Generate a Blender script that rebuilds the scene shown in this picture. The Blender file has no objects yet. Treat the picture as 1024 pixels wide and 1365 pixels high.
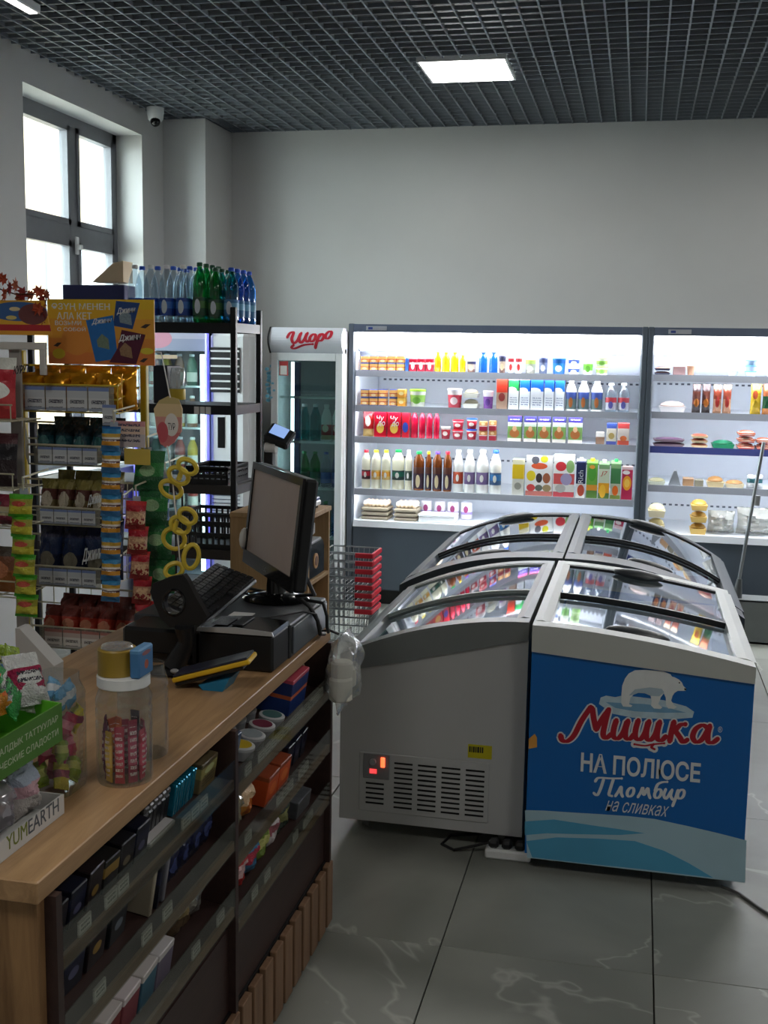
import bpy, bmesh, math, random
from mathutils import Vector, Matrix
random.seed(11)
S = bpy.context.scene
COL = S.collection
PI = math.pi

# ------------------------------------------------------------------ camera
F_PX, CXP, CYP = 1500.0, 512.0, 682.5
YAW, PITCH, ROLL, CAM_H = math.radians(12.6), math.radians(7.97), 0.017, 1.7
_fw = Vector((-math.sin(YAW) * math.cos(PITCH), math.cos(YAW) * math.cos(PITCH), -math.sin(PITCH)))
_rt = Vector((math.cos(YAW), math.sin(YAW), 0))
_up = _rt.cross(_fw)
_R = _rt * math.cos(ROLL) + _up * math.sin(ROLL)
_U = _up * math.cos(ROLL) - _rt * math.sin(ROLL)
CAM = Vector((0, 0, CAM_H))
cam_data = bpy.data.cameras.new('camera')
cam_data.sensor_fit = 'VERTICAL'
cam_data.sensor_height = 24.0
cam_data.lens = 24.0 * F_PX / 1365.0
cam_data.clip_start = 0.05
cam = bpy.data.objects.new('camera', cam_data)
COL.objects.link(cam)
m3 = Matrix((_R, _U, -_fw)).transposed()
cam.matrix_world = Matrix.Translation(CAM) @ m3.to_4x4()
S.camera = cam

# ------------------------------------------------------------------ world, exposure
S.view_settings.view_transform = 'Standard'
S.view_settings.look = 'None'
S.view_settings.gamma = 1.0
S.view_settings.use_curve_mapping = False
S.view_settings.exposure = 1.4
W = bpy.data.worlds.new('world')
S.world = W
W.use_nodes = True
W.node_tree.nodes['Background'].inputs[0].default_value = (0.93, 0.95, 1.0, 1)
W.node_tree.nodes['Background'].inputs[1].default_value = 7.0
PANEL_POWER = 9.0       # ceiling panels
CASE_POWER = 9.0        # chiller canopy light
LED_POWER = 7.5         # chiller shelf leds


def at(x, y, ax, v):
    """point on the plane ax = v that the photograph's pixel (x, y) looks at"""
    d = _fw + _R * ((x - CXP) / F_PX) - _U * ((y - CYP) / F_PX)
    i = 'XYZ'.index(ax)
    return CAM + d * ((v - CAM[i]) / d[i])


# ------------------------------------------------------------------ materials
def lin(c):
    if max(c) > 1.0:
        c = [v / 255.0 for v in c]
    return tuple(v / 12.92 if v <= 0.04045 else ((v + 0.055) / 1.055) ** 2.4 for v in c[:3]) + (1.0,)


_M = {}


def _new(name):
    m = bpy.data.materials.new(name)
    m.use_nodes = True
    nt = m.node_tree
    return m, nt, nt.nodes['Principled BSDF']


def mat(name, col, rough=0.5, metal=0.0, var=0.08, scale=14.0, bump=0.0, bscale=60.0, coat=0.0, spec=0.5):
    """plain surface with procedural mottling"""
    if name in _M:
        return _M[name]
    m, nt, p = _new(name)
    N, L = nt.nodes, nt.links
    c = lin(col)
    tc = N.new('ShaderNodeTexCoord')
    nz = N.new('ShaderNodeTexNoise')
    nz.inputs['Scale'].default_value = scale
    nz.inputs['Detail'].default_value = 3
    L.new(tc.outputs['Object'], nz.inputs['Vector'])
    mx = N.new('ShaderNodeMix')
    mx.data_type = 'RGBA'
    L.new(nz.outputs['Fac'], mx.inputs['Factor'])
    mx.inputs['A'].default_value = tuple(v * (1 - var) for v in c[:3]) + (1,)
    mx.inputs['B'].default_value = tuple(min(1, v * (1 + var)) for v in c[:3]) + (1,)
    L.new(mx.outputs['Result'], p.inputs['Base Color'])
    p.inputs['Roughness'].default_value = rough
    p.inputs['Metallic'].default_value = metal
    p.inputs['Coat Weight'].default_value = coat
    p.inputs['Specular IOR Level'].default_value = spec
    if bump:
        n2 = N.new('ShaderNodeTexNoise')
        n2.inputs['Scale'].default_value = bscale
        L.new(tc.outputs['Object'], n2.inputs['Vector'])
        b = N.new('ShaderNodeBump')
        b.inputs['Strength'].default_value = bump
        b.inputs['Distance'].default_value = 0.01
        L.new(n2.outputs['Fac'], b.inputs['Height'])
        L.new(b.outputs['Normal'], p.inputs['Normal'])
    _M[name] = m
    return m


def emis(name, col, power):
    if name in _M:
        return _M[name]
    m, nt, p = _new(name)
    p.inputs['Base Color'].default_value = (0.8, 0.8, 0.8, 1)
    p.inputs['Emission Color'].default_value = lin(col)
    p.inputs['Emission Strength'].default_value = power
    _M[name] = m
    return m


def clear(name, tint=(255, 255, 255), base=0.05, gain=0.75, rough=0.03, haze=0.0, hazecol=(220, 225, 230)):
    """thin clear pane or film: straight-through light plus an angle-dependent mirror"""
    if name in _M:
        return _M[name]
    m, nt, p = _new(name)
    N, L = nt.nodes, nt.links
    N.remove(p)
    out = N['Material Output']
    tr = N.new('ShaderNodeBsdfTransparent')
    tr.inputs[0].default_value = lin(tint)
    gl = N.new('ShaderNodeBsdfGlossy')
    gl.inputs['Roughness'].default_value = rough
    gl.inputs['Color'].default_value = (0.95, 0.97, 1, 1)
    lw = N.new('ShaderNodeLayerWeight')
    lw.inputs['Blend'].default_value = 0.5
    pw = N.new('ShaderNodeMath')
    pw.operation = 'POWER'
    pw.inputs[1].default_value = 3.6
    L.new(lw.outputs['Facing'], pw.inputs[0])
    ma = N.new('ShaderNodeMath')
    ma.operation = 'MULTIPLY_ADD'
    ma.inputs[1].default_value = gain
    ma.inputs[2].default_value = base
    L.new(pw.outputs[0], ma.inputs[0])
    first = tr.outputs[0]
    if haze:
        df = N.new('ShaderNodeBsdfDiffuse')
        df.inputs[0].default_value = lin(hazecol)
        m0 = N.new('ShaderNodeMixShader')
        m0.inputs[0].default_value = haze
        L.new(tr.outputs[0], m0.inputs[1])
        L.new(df.outputs[0], m0.inputs[2])
        first = m0.outputs[0]
    ms = N.new('ShaderNodeMixShader')
    L.new(ma.outputs[0], ms.inputs[0])
    L.new(first, ms.inputs[1])
    L.new(gl.outputs[0], ms.inputs[2])
    L.new(ms.outputs[0], out.inputs['Surface'])
    _M[name] = m
    return m


def prt(name, stops, blob=None, lines=None, speck=None, rough=0.4, bump=0.0, metal=0.0, axis='Z', hor='X'):
    """printed packaging: colour bands over the height, an oval picture, rows of small print, speckled picture area"""
    if name in _M:
        return _M[name]
    m, nt, p = _new(name)
    N, L = nt.nodes, nt.links
    tc = N.new('ShaderNodeTexCoord')
    sp = N.new('ShaderNodeSeparateXYZ')
    L.new(tc.outputs['Generated'], sp.inputs[0])
    rp = N.new('ShaderNodeValToRGB')
    rp.color_ramp.interpolation = 'CONSTANT'
    el = rp.color_ramp.elements
    while len(el) < len(stops):
        el.new(0.5)
    for e, (ps, c) in zip(el, stops):
        e.position = ps
        e.color = lin(c)
    if len(stops) == 1:
        el[1].color = lin(stops[0][1])
    L.new(sp.outputs[axis], rp.inputs['Fac'])
    col = rp.outputs['Color']

    def mix(fac, a, bcol):
        x = N.new('ShaderNodeMix')
        x.data_type = 'RGBA'
        L.new(fac, x.inputs['Factor'])
        L.new(a, x.inputs['A'])
        x.inputs['B'].default_value = lin(bcol)
        return x.outputs['Result']

    def mth(op, a, b):
        x = N.new('ShaderNodeMath')
        x.operation = op
        for i, v in enumerate((a, b)):
            if v is None:
                continue
            if isinstance(v, (int, float)):
                x.inputs[i].default_value = v
            else:
                L.new(v, x.inputs[i])
        return x.outputs[0]

    if speck:
        z0, z1, scol, sc = speck
        nz = N.new('ShaderNodeTexVoronoi')
        nz.inputs['Scale'].default_value = sc
        L.new(tc.outputs['Generated'], nz.inputs['Vector'])
        sx = N.new('ShaderNodeSeparateXYZ')
        L.new(nz.outputs['Color'], sx.inputs[0])
        f = mth('GREATER_THAN', sx.outputs['X'], 0.55)
        f = mth('MULTIPLY', f, mth('GREATER_THAN', sp.outputs[axis], z0))
        f = mth('MULTIPLY', f, mth('LESS_THAN', sp.outputs[axis], z1))
        col = mix(f, col, scol)
    if blob:
        bs = blob if isinstance(blob, list) else [blob]
        for cx, cz, rx, rz, bc in bs:
            a = mth('POWER', mth('DIVIDE', mth('SUBTRACT', sp.outputs[hor], cx), rx), 2.0)
            b = mth('POWER', mth('DIVIDE', mth('SUBTRACT', sp.outputs[axis], cz), rz), 2.0)
            col = mix(mth('LESS_THAN', mth('ADD', a, b), 1.0), col, bc)
    if lines:
        z0, z1, lc, n = lines
        fr = mth('FRACT', mth('MULTIPLY', sp.outputs[axis], n), None)
        f = mth('LESS_THAN', fr, 0.5)
        nz = N.new('ShaderNodeTexNoise')
        nz.inputs['Scale'].default_value = 22
        L.new(tc.outputs['Generated'], nz.inputs['Vector'])
        f = mth('MULTIPLY', f, mth('GREATER_THAN', nz.outputs['Fac'], 0.47))
        f = mth('MULTIPLY', f, mth('GREATER_THAN', sp.outputs[axis], z0))
        f = mth('MULTIPLY', f, mth('LESS_THAN', sp.outputs[axis], z1))
        f = mth('MULTIPLY', f, mth('LESS_THAN', mth('ABSOLUTE', mth('SUBTRACT', sp.outputs[hor], 0.5), None), 0.36))
        col = mix(f, col, lc)
    L.new(col, p.inputs['Base Color'])
    p.inputs['Roughness'].default_value = rough
    p.inputs['Metallic'].default_value = metal
    if bump:
        nz = N.new('ShaderNodeTexNoise')
        nz.inputs['Scale'].default_value = 9
        nz.inputs['Detail'].default_value = 4
        nz.inputs['Distortion'].default_value = 1.2
        L.new(tc.outputs['Generated'], nz.inputs['Vector'])
        b = N.new('ShaderNodeBump')
        b.inputs['Strength'].default_value = bump
        b.inputs['Distance'].default_value = 0.02
        L.new(nz.outputs['Fac'], b.inputs['Height'])
        L.new(b.outputs['Normal'], p.inputs['Normal'])
    _M[name] = m
    return m


def wood(name, c1, c2, rough=0.5, scale=(3, 30, 30), axis='Y'):
    if name in _M:
        return _M[name]
    m, nt, p = _new(name)
    N, L = nt.nodes, nt.links
    g = N.new('ShaderNodeNewGeometry')
    mp = N.new('ShaderNodeMapping')
    sc = {'Y': (26, 2.2, 26), 'Z': (26, 26, 2.2), 'X': (2.2, 26, 26)}[axis]
    mp.inputs['Scale'].default_value = sc
    L.new(g.outputs['Position'], mp.inputs['Vector'])
    nz = N.new('ShaderNodeTexNoise')
    nz.inputs['Scale'].default_value = 1.0
    nz.inputs['Detail'].default_value = 6
    nz.inputs['Roughness'].default_value = 0.65
    nz.inputs['Distortion'].default_value = 0.7
    L.new(mp.outputs[0], nz.inputs['Vector'])
    rp = N.new('ShaderNodeValToRGB')
    rp.color_ramp.elements[0].position = 0.3
    rp.color_ramp.elements[0].color = lin(c1)
    rp.color_ramp.elements[1].position = 0.68
    rp.color_ramp.elements[1].color = lin(c2)
    L.new(nz.outputs['Fac'], rp.inputs['Fac'])
    L.new(rp.outputs['Color'], p.inputs['Base Color'])
    p.inputs['Roughness'].default_value = rough
    b = N.new('ShaderNodeBump')
    b.inputs['Strength'].default_value = 0.12
    b.inputs['Distance'].default_value = 0.003
    L.new(nz.outputs['Fac'], b.inputs['Height'])
    L.new(b.outputs['Normal'], p.inputs['Normal'])
    _M[name] = m
    return m


def tile_mat():
    m, nt, p = _new('grey_marble_tile')
    N, L = nt.nodes, nt.links
    g = N.new('ShaderNodeNewGeometry')
    oi = N.new('ShaderNodeObjectInfo')
    ad = N.new('ShaderNodeVectorMath')
    ad.operation = 'ADD'
    cb = N.new('ShaderNodeCombineXYZ')
    mu = N.new('ShaderNodeMath')
    mu.operation = 'MULTIPLY'
    mu.inputs[1].default_value = 37.0
    L.new(oi.outputs['Random'], mu.inputs[0])
    L.new(mu.outputs[0], cb.inputs['Z'])
    L.new(g.outputs['Position'], ad.inputs[0])
    L.new(cb.outputs[0], ad.inputs[1])
    nz = N.new('ShaderNodeTexNoise')
    nz.inputs['Scale'].default_value = 1.5
    nz.inputs['Detail'].default_value = 6
    nz.inputs['Distortion'].default_value = 0.8
    L.new(ad.outputs[0], nz.inputs['Vector'])
    rp = N.new('ShaderNodeValToRGB')
    rp.color_ramp.elements[0].position = 0.3
    rp.color_ramp.elements[0].color = lin((120, 123, 116))
    rp.color_ramp.elements[1].position = 0.75
    rp.color_ramp.elements[1].color = lin((152, 154, 146))
    L.new(nz.outputs['Fac'], rp.inputs['Fac'])
    # veins: thin crests of a distorted noise
    n2 = N.new('ShaderNodeTexNoise')
    n2.inputs['Scale'].default_value = 0.9
    n2.inputs['Detail'].default_value = 5
    n2.inputs['Roughness'].default_value = 0.55
    n2.inputs['Distortion'].default_value = 0.5
    L.new(ad.outputs[0], n2.inputs['Vector'])
    s = N.new('ShaderNodeMath')
    s.operation = 'SUBTRACT'
    s.inputs[1].default_value = 0.5
    L.new(n2.outputs['Fac'], s.inputs[0])
    a = N.new('ShaderNodeMath')
    a.operation = 'ABSOLUTE'
    L.new(s.outputs[0], a.inputs[0])
    r2 = N.new('ShaderNodeValToRGB')
    r2.color_ramp.elements[0].position = 0.0
    r2.color_ramp.elements[0].color = (0.4, 0.4, 0.4, 1)
    r2.color_ramp.elements[1].position = 0.006
    r2.color_ramp.elements[1].color = (0, 0, 0, 1)
    L.new(a.outputs[0], r2.inputs['Fac'])
    mx = N.new('ShaderNodeMix')
    mx.data_type = 'RGBA'
    L.new(r2.outputs['Color'], mx.inputs['Factor'])
    L.new(rp.outputs['Color'], mx.inputs['A'])
    mx.inputs['B'].default_value = lin((205, 205, 198))
    L.new(mx.outputs['Result'], p.inputs['Base Color'])
    p.inputs['Roughness'].default_value = 0.42
    return m


def wall_mat():
    m, nt, p = _new('grey_wall_paint')
    N, L = nt.nodes, nt.links
    g = N.new('ShaderNodeNewGeometry')
    nz = N.new('ShaderNodeTexNoise')
    nz.inputs['Scale'].default_value = 1.6
    nz.inputs['Detail'].default_value = 4
    L.new(g.outputs['Position'], nz.inputs['Vector'])
    mx = N.new('ShaderNodeMix')
    mx.data_type = 'RGBA'
    L.new(nz.outputs['Fac'], mx.inputs['Factor'])
    mx.inputs['A'].default_value = lin((196, 196, 195))
    mx.inputs['B'].default_value = lin((210, 210, 208))
    L.new(mx.outputs['Result'], p.inputs['Base Color'])
    p.inputs['Roughness'].default_value = 0.8
    n2 = N.new('ShaderNodeTexNoise')
    n2.inputs['Scale'].default_value = 180
    L.new(g.outputs['Position'], n2.inputs['Vector'])
    b = N.new('ShaderNodeBump')
    b.inputs['Strength'].default_value = 0.08
    b.inputs['Distance'].default_value = 0.003
    L.new(n2.outputs['Fac'], b.inputs['Height'])
    L.new(b.outputs['Normal'], p.inputs['Normal'])
    return m


# ------------------------------------------------------------------ mesh helpers
class MB:
    def __init__(s):
        s.v, s.f = [], []

    def add(s, vs, fs):
        o = len(s.v)
        s.v += [Vector(p) for p in vs]
        s.f += [tuple(i + o for i in f) for f in fs]
        return s

    def box(s, x0, y0, z0, x1, y1, z1, c=0.0):
        x0, x1 = min(x0, x1), max(x0, x1)
        y0, y1 = min(y0, y1), max(y0, y1)
        z0, z1 = min(z0, z1), max(z0, z1)
        if c <= 0:
            vs = [(x, y, z) for z in (z0, z1) for y in (y0, y1) for x in (x0, x1)]
            return s.add(vs, [(0, 2, 3, 1), (4, 5, 7, 6), (0, 1, 5, 4), (2, 6, 7, 3), (0, 4, 6, 2), (1, 3, 7, 5)])
        c = min(c, (x1 - x0) * .45, (y1 - y0) * .45, (z1 - z0) * .45)
        X, Y, Z = (x0, x1), (y0, y1), (z0, z1)
        vs, ix = [], {}
        for i in (0, 1):
            for j in (0, 1):
                for k in (0, 1):
                    xi, yi, zi = X[i] + c * (1 - 2 * i), Y[j] + c * (1 - 2 * j), Z[k] + c * (1 - 2 * k)
                    for a, q in (('x', (X[i], yi, zi)), ('y', (xi, Y[j], zi)), ('z', (xi, yi, Z[k]))):
                        ix[(i, j, k, a)] = len(vs)
                        vs.append(q)
        fs = []
        for n in (0, 1):
            fs.append([ix[(n, *q, 'x')] for q in ((0, 0), (1, 0), (1, 1), (0, 1))])
            fs.append([ix[(q[0], n, q[1], 'y')] for q in ((0, 0), (1, 0), (1, 1), (0, 1))])
            fs.append([ix[(*q, n, 'z')] for q in ((0, 0), (1, 0), (1, 1), (0, 1))])
        for a in (0, 1):
            for b in (0, 1):
                fs.append([ix[(a, b, 0, 'x')], ix[(a, b, 1, 'x')], ix[(a, b, 1, 'y')], ix[(a, b, 0, 'y')]])
                fs.append([ix[(a, 0, b, 'x')], ix[(a, 1, b, 'x')], ix[(a, 1, b, 'z')], ix[(a, 0, b, 'z')]])
                fs.append([ix[(0, a, b, 'y')], ix[(1, a, b, 'y')], ix[(1, a, b, 'z')], ix[(0, a, b, 'z')]])
        for i in (0, 1):
            for j in (0, 1):
                for k in (0, 1):
                    fs.append([ix[(i, j, k, a)] for a in 'xyz'])
        return s.add(vs, fs)

    def tube(s, pts, r, n=6, closed=False, caps=True):
        pts = [Vector(p) for p in pts]
        rs = r if isinstance(r, (list, tuple)) else [r] * len(pts)
        rings = []
        L = len(pts)
        prev = None
        for i, p in enumerate(pts):
            a = pts[(i - 1) % L] if (i > 0 or closed) else p
            b = pts[(i + 1) % L] if (i < L - 1 or closed) else p
            d = (b - a)
            d = d.normalized() if d.length > 1e-9 else Vector((0, 0, 1))
            if prev is None:
                ref = Vector((0, 0, 1)) if abs(d.z) < .9 else Vector((1, 0, 0))
                e1 = d.cross(ref).normalized()
            else:
                e1 = (prev - d * prev.dot(d)).normalized()
            prev = e1
            e2 = d.cross(e1)
            rings.append([p + e1 * (rs[i] * math.cos(2 * PI * k / n)) + e2 * (rs[i] * math.sin(2 * PI * k / n)) for k in range(n)])
        vs = [q for ring in rings for q in ring]
        fs = []
        for i in range(L if closed else L - 1):
            j = (i + 1) % L
            for k in range(n):
                fs.append((i * n + k, i * n + (k + 1) % n, j * n + (k + 1) % n, j * n + k))
        if caps and not closed:
            fs.append(tuple(range(n)))
            fs.append(tuple((L - 1) * n + k for k in range(n)))
        return s.add(vs, fs)

    def lathe(s, prof, n=16, c=(0, 0, 0), sx=1.0, sy=1.0):
        """profile [(r, z)] around z; ends are closed"""
        vs, fs = [], []
        for r, z in prof:
            for k in range(n):
                a = 2 * PI * k / n
                vs.append((c[0] + r * sx * math.cos(a), c[1] + r * sy * math.sin(a), c[2] + z))
        for i in range(len(prof) - 1):
            for k in range(n):
                fs.append((i * n + k, i * n + (k + 1) % n, (i + 1) * n + (k + 1) % n, (i + 1) * n + k))
        fs.append(tuple(range(n)))
        fs.append(tuple((len(prof) - 1) * n + k for k in range(n)))
        return s.add(vs, fs)

    def prism(s, pts, ax, a, b):
        """polygon pts in the two other axes, extruded along ax from a to b"""
        n = len(pts)

        def put(p, w):
            return {'X': (w, p[0], p[1]), 'Y': (p[0], w, p[1]), 'Z': (p[0], p[1], w)}[ax]
        vs = [put(p, a) for p in pts] + [put(p, b) for p in pts]
        fs = [tuple(range(n)), tuple(range(n, 2 * n))] + [(i, (i + 1) % n, n + (i + 1) % n, n + i) for i in range(n)]
        return s.add(vs, fs)

    def ell(s, c, rx, ry, rz, n=12, m=8):
        prof = [(math.sin(PI * i / m) if 0 < i < m else 0.02, -math.cos(PI * i / m)) for i in range(m + 1)]
        vs, fs = [], []
        for r, z in prof:
            for k in range(n):
                a = 2 * PI * k / n
                vs.append((c[0] + rx * r * math.cos(a), c[1] + ry * r * math.sin(a), c[2] + rz * z))
        for i in range(m):
            for k in range(n):
                fs.append((i * n + k, i * n + (k + 1) % n, (i + 1) * n + (k + 1) % n, (i + 1) * n + k))
        fs.append(tuple(range(n)))
        fs.append(tuple(m * n + k for k in range(n)))
        return s.add(vs, fs)

    def xf(s, M):
        s.v = [M @ p for p in s.v]
        return s

    def mesh(s, name, off=Vector((0, 0, 0)), smooth=False):
        me = bpy.data.meshes.new(name)
        me.from_pydata([p - off for p in s.v], [], s.f)
        bm = bmesh.new()
        bm.from_mesh(me)
        bmesh.ops.recalc_face_normals(bm, faces=bm.faces)
        bm.to_mesh(me)
        bm.free()
        if smooth:
            me.shade_smooth()
            me.set_sharp_from_angle(angle=math.radians(42))
        return me

    def build(s, name, m, parent=None, smooth=False, label=None):
        off = Vector((0, 0, 0))
        q = parent
        while q is not None:
            off = off + q.location
            q = q.parent
        me = s.mesh(name, off, smooth)
        me.materials.append(m)
        o = bpy.data.objects.new(name, me)
        COL.objects.link(o)
        o.parent = parent
        if label:
            o['label'] = label
        return o


def thing(name, label, cat, loc=(0, 0, 0), group=None):
    o = bpy.data.objects.new(name, None)
    o.empty_display_size = 0.05
    COL.objects.link(o)
    o.location = loc
    tag(o, label, cat, group)
    return o


def tag(o, label, cat, group=None):
    o['label'] = label
    o['category'] = cat
    if group:
        o['group'] = group
    return o


def single(mb, name, m, label, cat, group=None, smooth=False):
    """a thing that is one mesh; its origin goes to its base"""
    lo = [min(p[i] for p in mb.v) for i in range(3)]
    hi = [max(p[i] for p in mb.v) for i in range(3)]
    base = Vector(((lo[0] + hi[0]) / 2, (lo[1] + hi[1]) / 2, lo[2]))
    me = mb.mesh(name, base, smooth)
    me.materials.append(m)
    o = bpy.data.objects.new(name, me)
    COL.objects.link(o)
    o.location = base
    return tag(o, label, cat, group)


def struct(mb, name, m, parent=None, label=None, smooth=False):
    o = mb.build(name, m, parent, smooth)
    if parent is None:
        o['kind'] = 'structure'
    if label:
        o['label'] = label
    return o


def copy_tree(o, parent=None):
    c = o.copy()
    COL.objects.link(c)
    c.parent = parent
    for ch in list(o.children):
        copy_tree(ch, c)
    return c


ORD = ['first', 'second', 'third', 'fourth', 'fifth', 'sixth', 'seventh', 'eighth', 'ninth', 'tenth', 'eleventh',
       'twelfth', 'thirteenth', 'fourteenth', 'fifteenth', 'sixteenth', 'seventeenth', 'eighteenth', 'nineteenth', 'twentieth']


def text_obj(body, name, m, parent, org, ux, uy, w, h, shear=0.0, thick=0.0, ext=0.0004, label=None, spacing=1.0):
    """flat lettering that fills the w x h rectangle whose lower left corner is org, along ux and uy"""
    cu = bpy.data.curves.new(name, 'FONT')
    cu.body = body
    cu.shear = shear
    cu.offset = thick
    cu.extrude = 0.002
    cu.space_character = spacing
    cu.resolution_u = 3
    tmp = bpy.data.objects.new(name, cu)
    COL.objects.link(tmp)
    dg = bpy.context.evaluated_depsgraph_get()
    me0 = bpy.data.meshes.new_from_object(tmp.evaluated_get(dg))
    bpy.data.objects.remove(tmp)
    xs = [v.co.x for v in me0.vertices]
    ys = [v.co.y for v in me0.vertices]
    if not xs:
        return None
    x0, x1, y0, y1 = min(xs), max(xs), min(ys), max(ys)
    ux, uy = Vector(ux).normalized(), Vector(uy).normalized()
    un = ux.cross(uy)
    mb = MB()
    for v in me0.vertices:
        mb.v.append(Vector(org) + ux * ((v.co.x - x0) / (x1 - x0) * w) + uy * ((v.co.y - y0) / (y1 - y0) * h)
                    + un * (ext if v.co.z > 0 else 0))
    mb.f = [tuple(p.vertices) for p in me0.polygons]
    bpy.data.meshes.remove(me0)
    return mb.build(name, m, parent, label=label)


# ------------------------------------------------------------------ shared materials
white_plastic = mat('white_plastic', (228, 230, 230), 0.35, var=0.03)
black_plastic = mat('black_plastic', (22, 23, 25), 0.42, var=0.15)
gloss_black = mat('gloss_black', (12, 12, 14), 0.12, var=0.1)
dark_metal = mat('dark_metal', (30, 32, 36), 0.45, 0.3)
steel = mat('brushed_steel', (170, 174, 178), 0.32, 0.9)
case_grey = mat('case_grey', (84, 94, 106), 0.45, var=0.04)
case_white = mat('case_white', (236, 241, 248), 0.4, var=0.02)
rail_grey = mat('shelf_rail_grey', (160, 166, 178), 0.4, 0.2, var=0.03)
glass = clear('clear_glass', (238, 246, 244), 0.05, 0.8)
lid_glass = clear('freezer_lid_glass', (232, 242, 242), 0.26, 0.74, 0.03)
film = clear('clear_film', (240, 242, 242), 0.10, 0.7, 0.12, 0.06)
bottle_clear = clear('bottle_clear', (226, 236, 242), 0.06, 0.7, 0.06, 0.05)
bottle_green = clear('bottle_green', (70, 205, 135), 0.06, 0.7, 0.06, 0.10, (40, 160, 100))
bottle_teal = clear('bottle_teal', (90, 205, 205), 0.06, 0.7, 0.06, 0.08, (40, 150, 160))
bottle_blue = clear('bottle_blue', (110, 185, 240), 0.06, 0.7, 0.06, 0.08, (60, 140, 220))
paper_white = mat('white_paper', (232, 230, 226), 0.7, var=0.04)
oak = wood('oak_laminate', (148, 114, 78), (192, 154, 112), 0.42, axis='Y')
oak_v = wood('oak_laminate_upright', (128, 94, 62), (178, 138, 94), 0.45, axis='Z')
brown_board = wood('dark_brown_laminate', (50, 34, 32), (66, 46, 42), 0.45, axis='Y')
lath = wood('slat_wood', (118, 88, 66), (150, 116, 88), 0.55, axis='Z')
osb = wood('pale_plywood', (158, 126, 86), (186, 152, 108), 0.6, axis='Z')
red_print = mat('print_red', (178, 22, 44), 0.45, var=0.03)
white_print = mat('print_white', (226, 230, 232), 0.45, var=0.02)

# ================================================================== THE SETTING
X0, X1, YB, Y0, ZC = -3.38, 4.2, 8.25, -1.6, 3.32
wallm = wall_mat()
tilem = tile_mat()
# floor: screed slab with porcelain tiles (joint lines taken from the photograph)
fl = struct(MB().box(X0 - .3, Y0 - .3, -.12, X1 + .3, YB + .3, -.012), 'floor', mat('grout_grey', (70, 70, 68), 0.9))
tile_mesh = None
tx = [0.115 + 0.603 * k for k in range(-6, 8)]
ty = [3.03 + 1.2 * k for k in range(-4, 5)]
for i in range(len(tx) - 1):
    for j in range(len(ty) - 1):
        if tile_mesh is None:
            mb = MB().box(-.3 + .0005, -.6 + .001, -.011, .3 - .0005, .6 - .001, 0, .0012)
            tile_mesh = mb.mesh('floor_tile')
            tile_mesh.materials.append(tilem)
        cx, cy = (tx[i] + tx[i + 1]) / 2, (ty[j] + ty[j + 1]) / 2
        if cx < X0 - .3 or cx > X1 + .3 or cy > YB + .5 or cy < Y0:
            continue
        o = bpy.data.objects.new('floor_tile', tile_mesh)
        COL.objects.link(o)
        o.parent = fl
        o.location = (cx, cy, 0)

struct(MB().box(X0 - .3, YB, -.1, X1 + .3, YB + .25, ZC + .4), 'wall_back', wallm)
struct(MB().box(X1, Y0, -.1, X1 + .25, YB, ZC + .4), 'wall_right', wallm)
struct(MB().box(X0 - .3, Y0 - .25, -.1, X1 + .3, Y0, ZC + .4), 'wall_rear', wallm)
# left wall, thick, with the window opening
WY0, WY1, WZ0, WZ1, WD = 5.84, 7.37, 0.95, 3.15, 0.42
mb = MB()
mb.box(X0 - WD, Y0, -.1, X0, WY0, ZC + .4)
mb.box(X0 - WD, WY1, -.1, X0, YB, ZC + .4)
mb.box(X0 - WD, WY0, -.1, X0, WY1, WZ0)
mb.box(X0 - WD, WY0, WZ1, X0, WY1, ZC + .4)
struct(mb, 'wall_left', wallm)
struct(MB().box(X0 - .01, 7.72, 0, -3.06, YB + .01, ZC), 'wall_pillar', wallm)

# window: grey frame deep in the reveal, four panes
frame_m = mat('window_frame_grey', (110, 112, 118), 0.4)
wx = -3.60
win = struct(MB().box(wx - .03, WY0, WZ0, wx + .03, WY1, WZ0 + .06).box(wx - .03, WY0, WZ1 - .06, wx + .03, WY1, WZ1)
             .box(wx - .03, WY0, WZ0, wx + .03, WY0 + .06, WZ1).box(wx - .03, WY1 - .06, WZ0, wx + .03, WY1, WZ1), 'window_1', frame_m)
ymid = at(92, 250, 'X', wx).y
ztr = at(95, 312, 'X', wx).z
MB().box(wx - .028, ymid - .045, WZ0 + .06, wx + .028, ymid + .045, WZ1 - .06).build('mullion', frame_m, win)
MB().box(wx - .027, WY0 + .06, ztr - .05, wx + .027, WY1 - .06, ztr + .05).build('transom', frame_m, win)
for (a, b) in ((WY0 + .06, ymid - .045), (ymid + .045, WY1 - .06)):
    for (c, d) in ((WZ0 + .06, ztr - .05), (ztr + .05, WZ1 - .06)):
        sash = MB()
        for q in ((a, c, a + .035, d), (b - .035, c, b, d), (a, c, b, c + .035), (a, d - .035, b, d)):
            sash.box(wx - .02, q[0], q[1], wx + .036, q[2], q[3])
        so = sash.build('sash', frame_m, win)
        MB().box(wx - .006, a + .03, c + .03, wx + .002, b - .03, d - .03).build('pane', glass, so)
h = MB().box(wx + .04, ymid - .018, ztr - .13, wx + .055, ymid + .018, ztr - .02, .004).box(wx + .05, ymid - .012, ztr - .1, wx + .085, ymid + .012, ztr - .07, .003)
h.build('window_handle', white_plastic, win, label='white plastic window handle')
struct(MB().box(wx + .03, WY0, WZ0 - .03, X0 + .05, WY1, WZ0 + .004, .006), 'trim_1', white_plastic)

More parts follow.
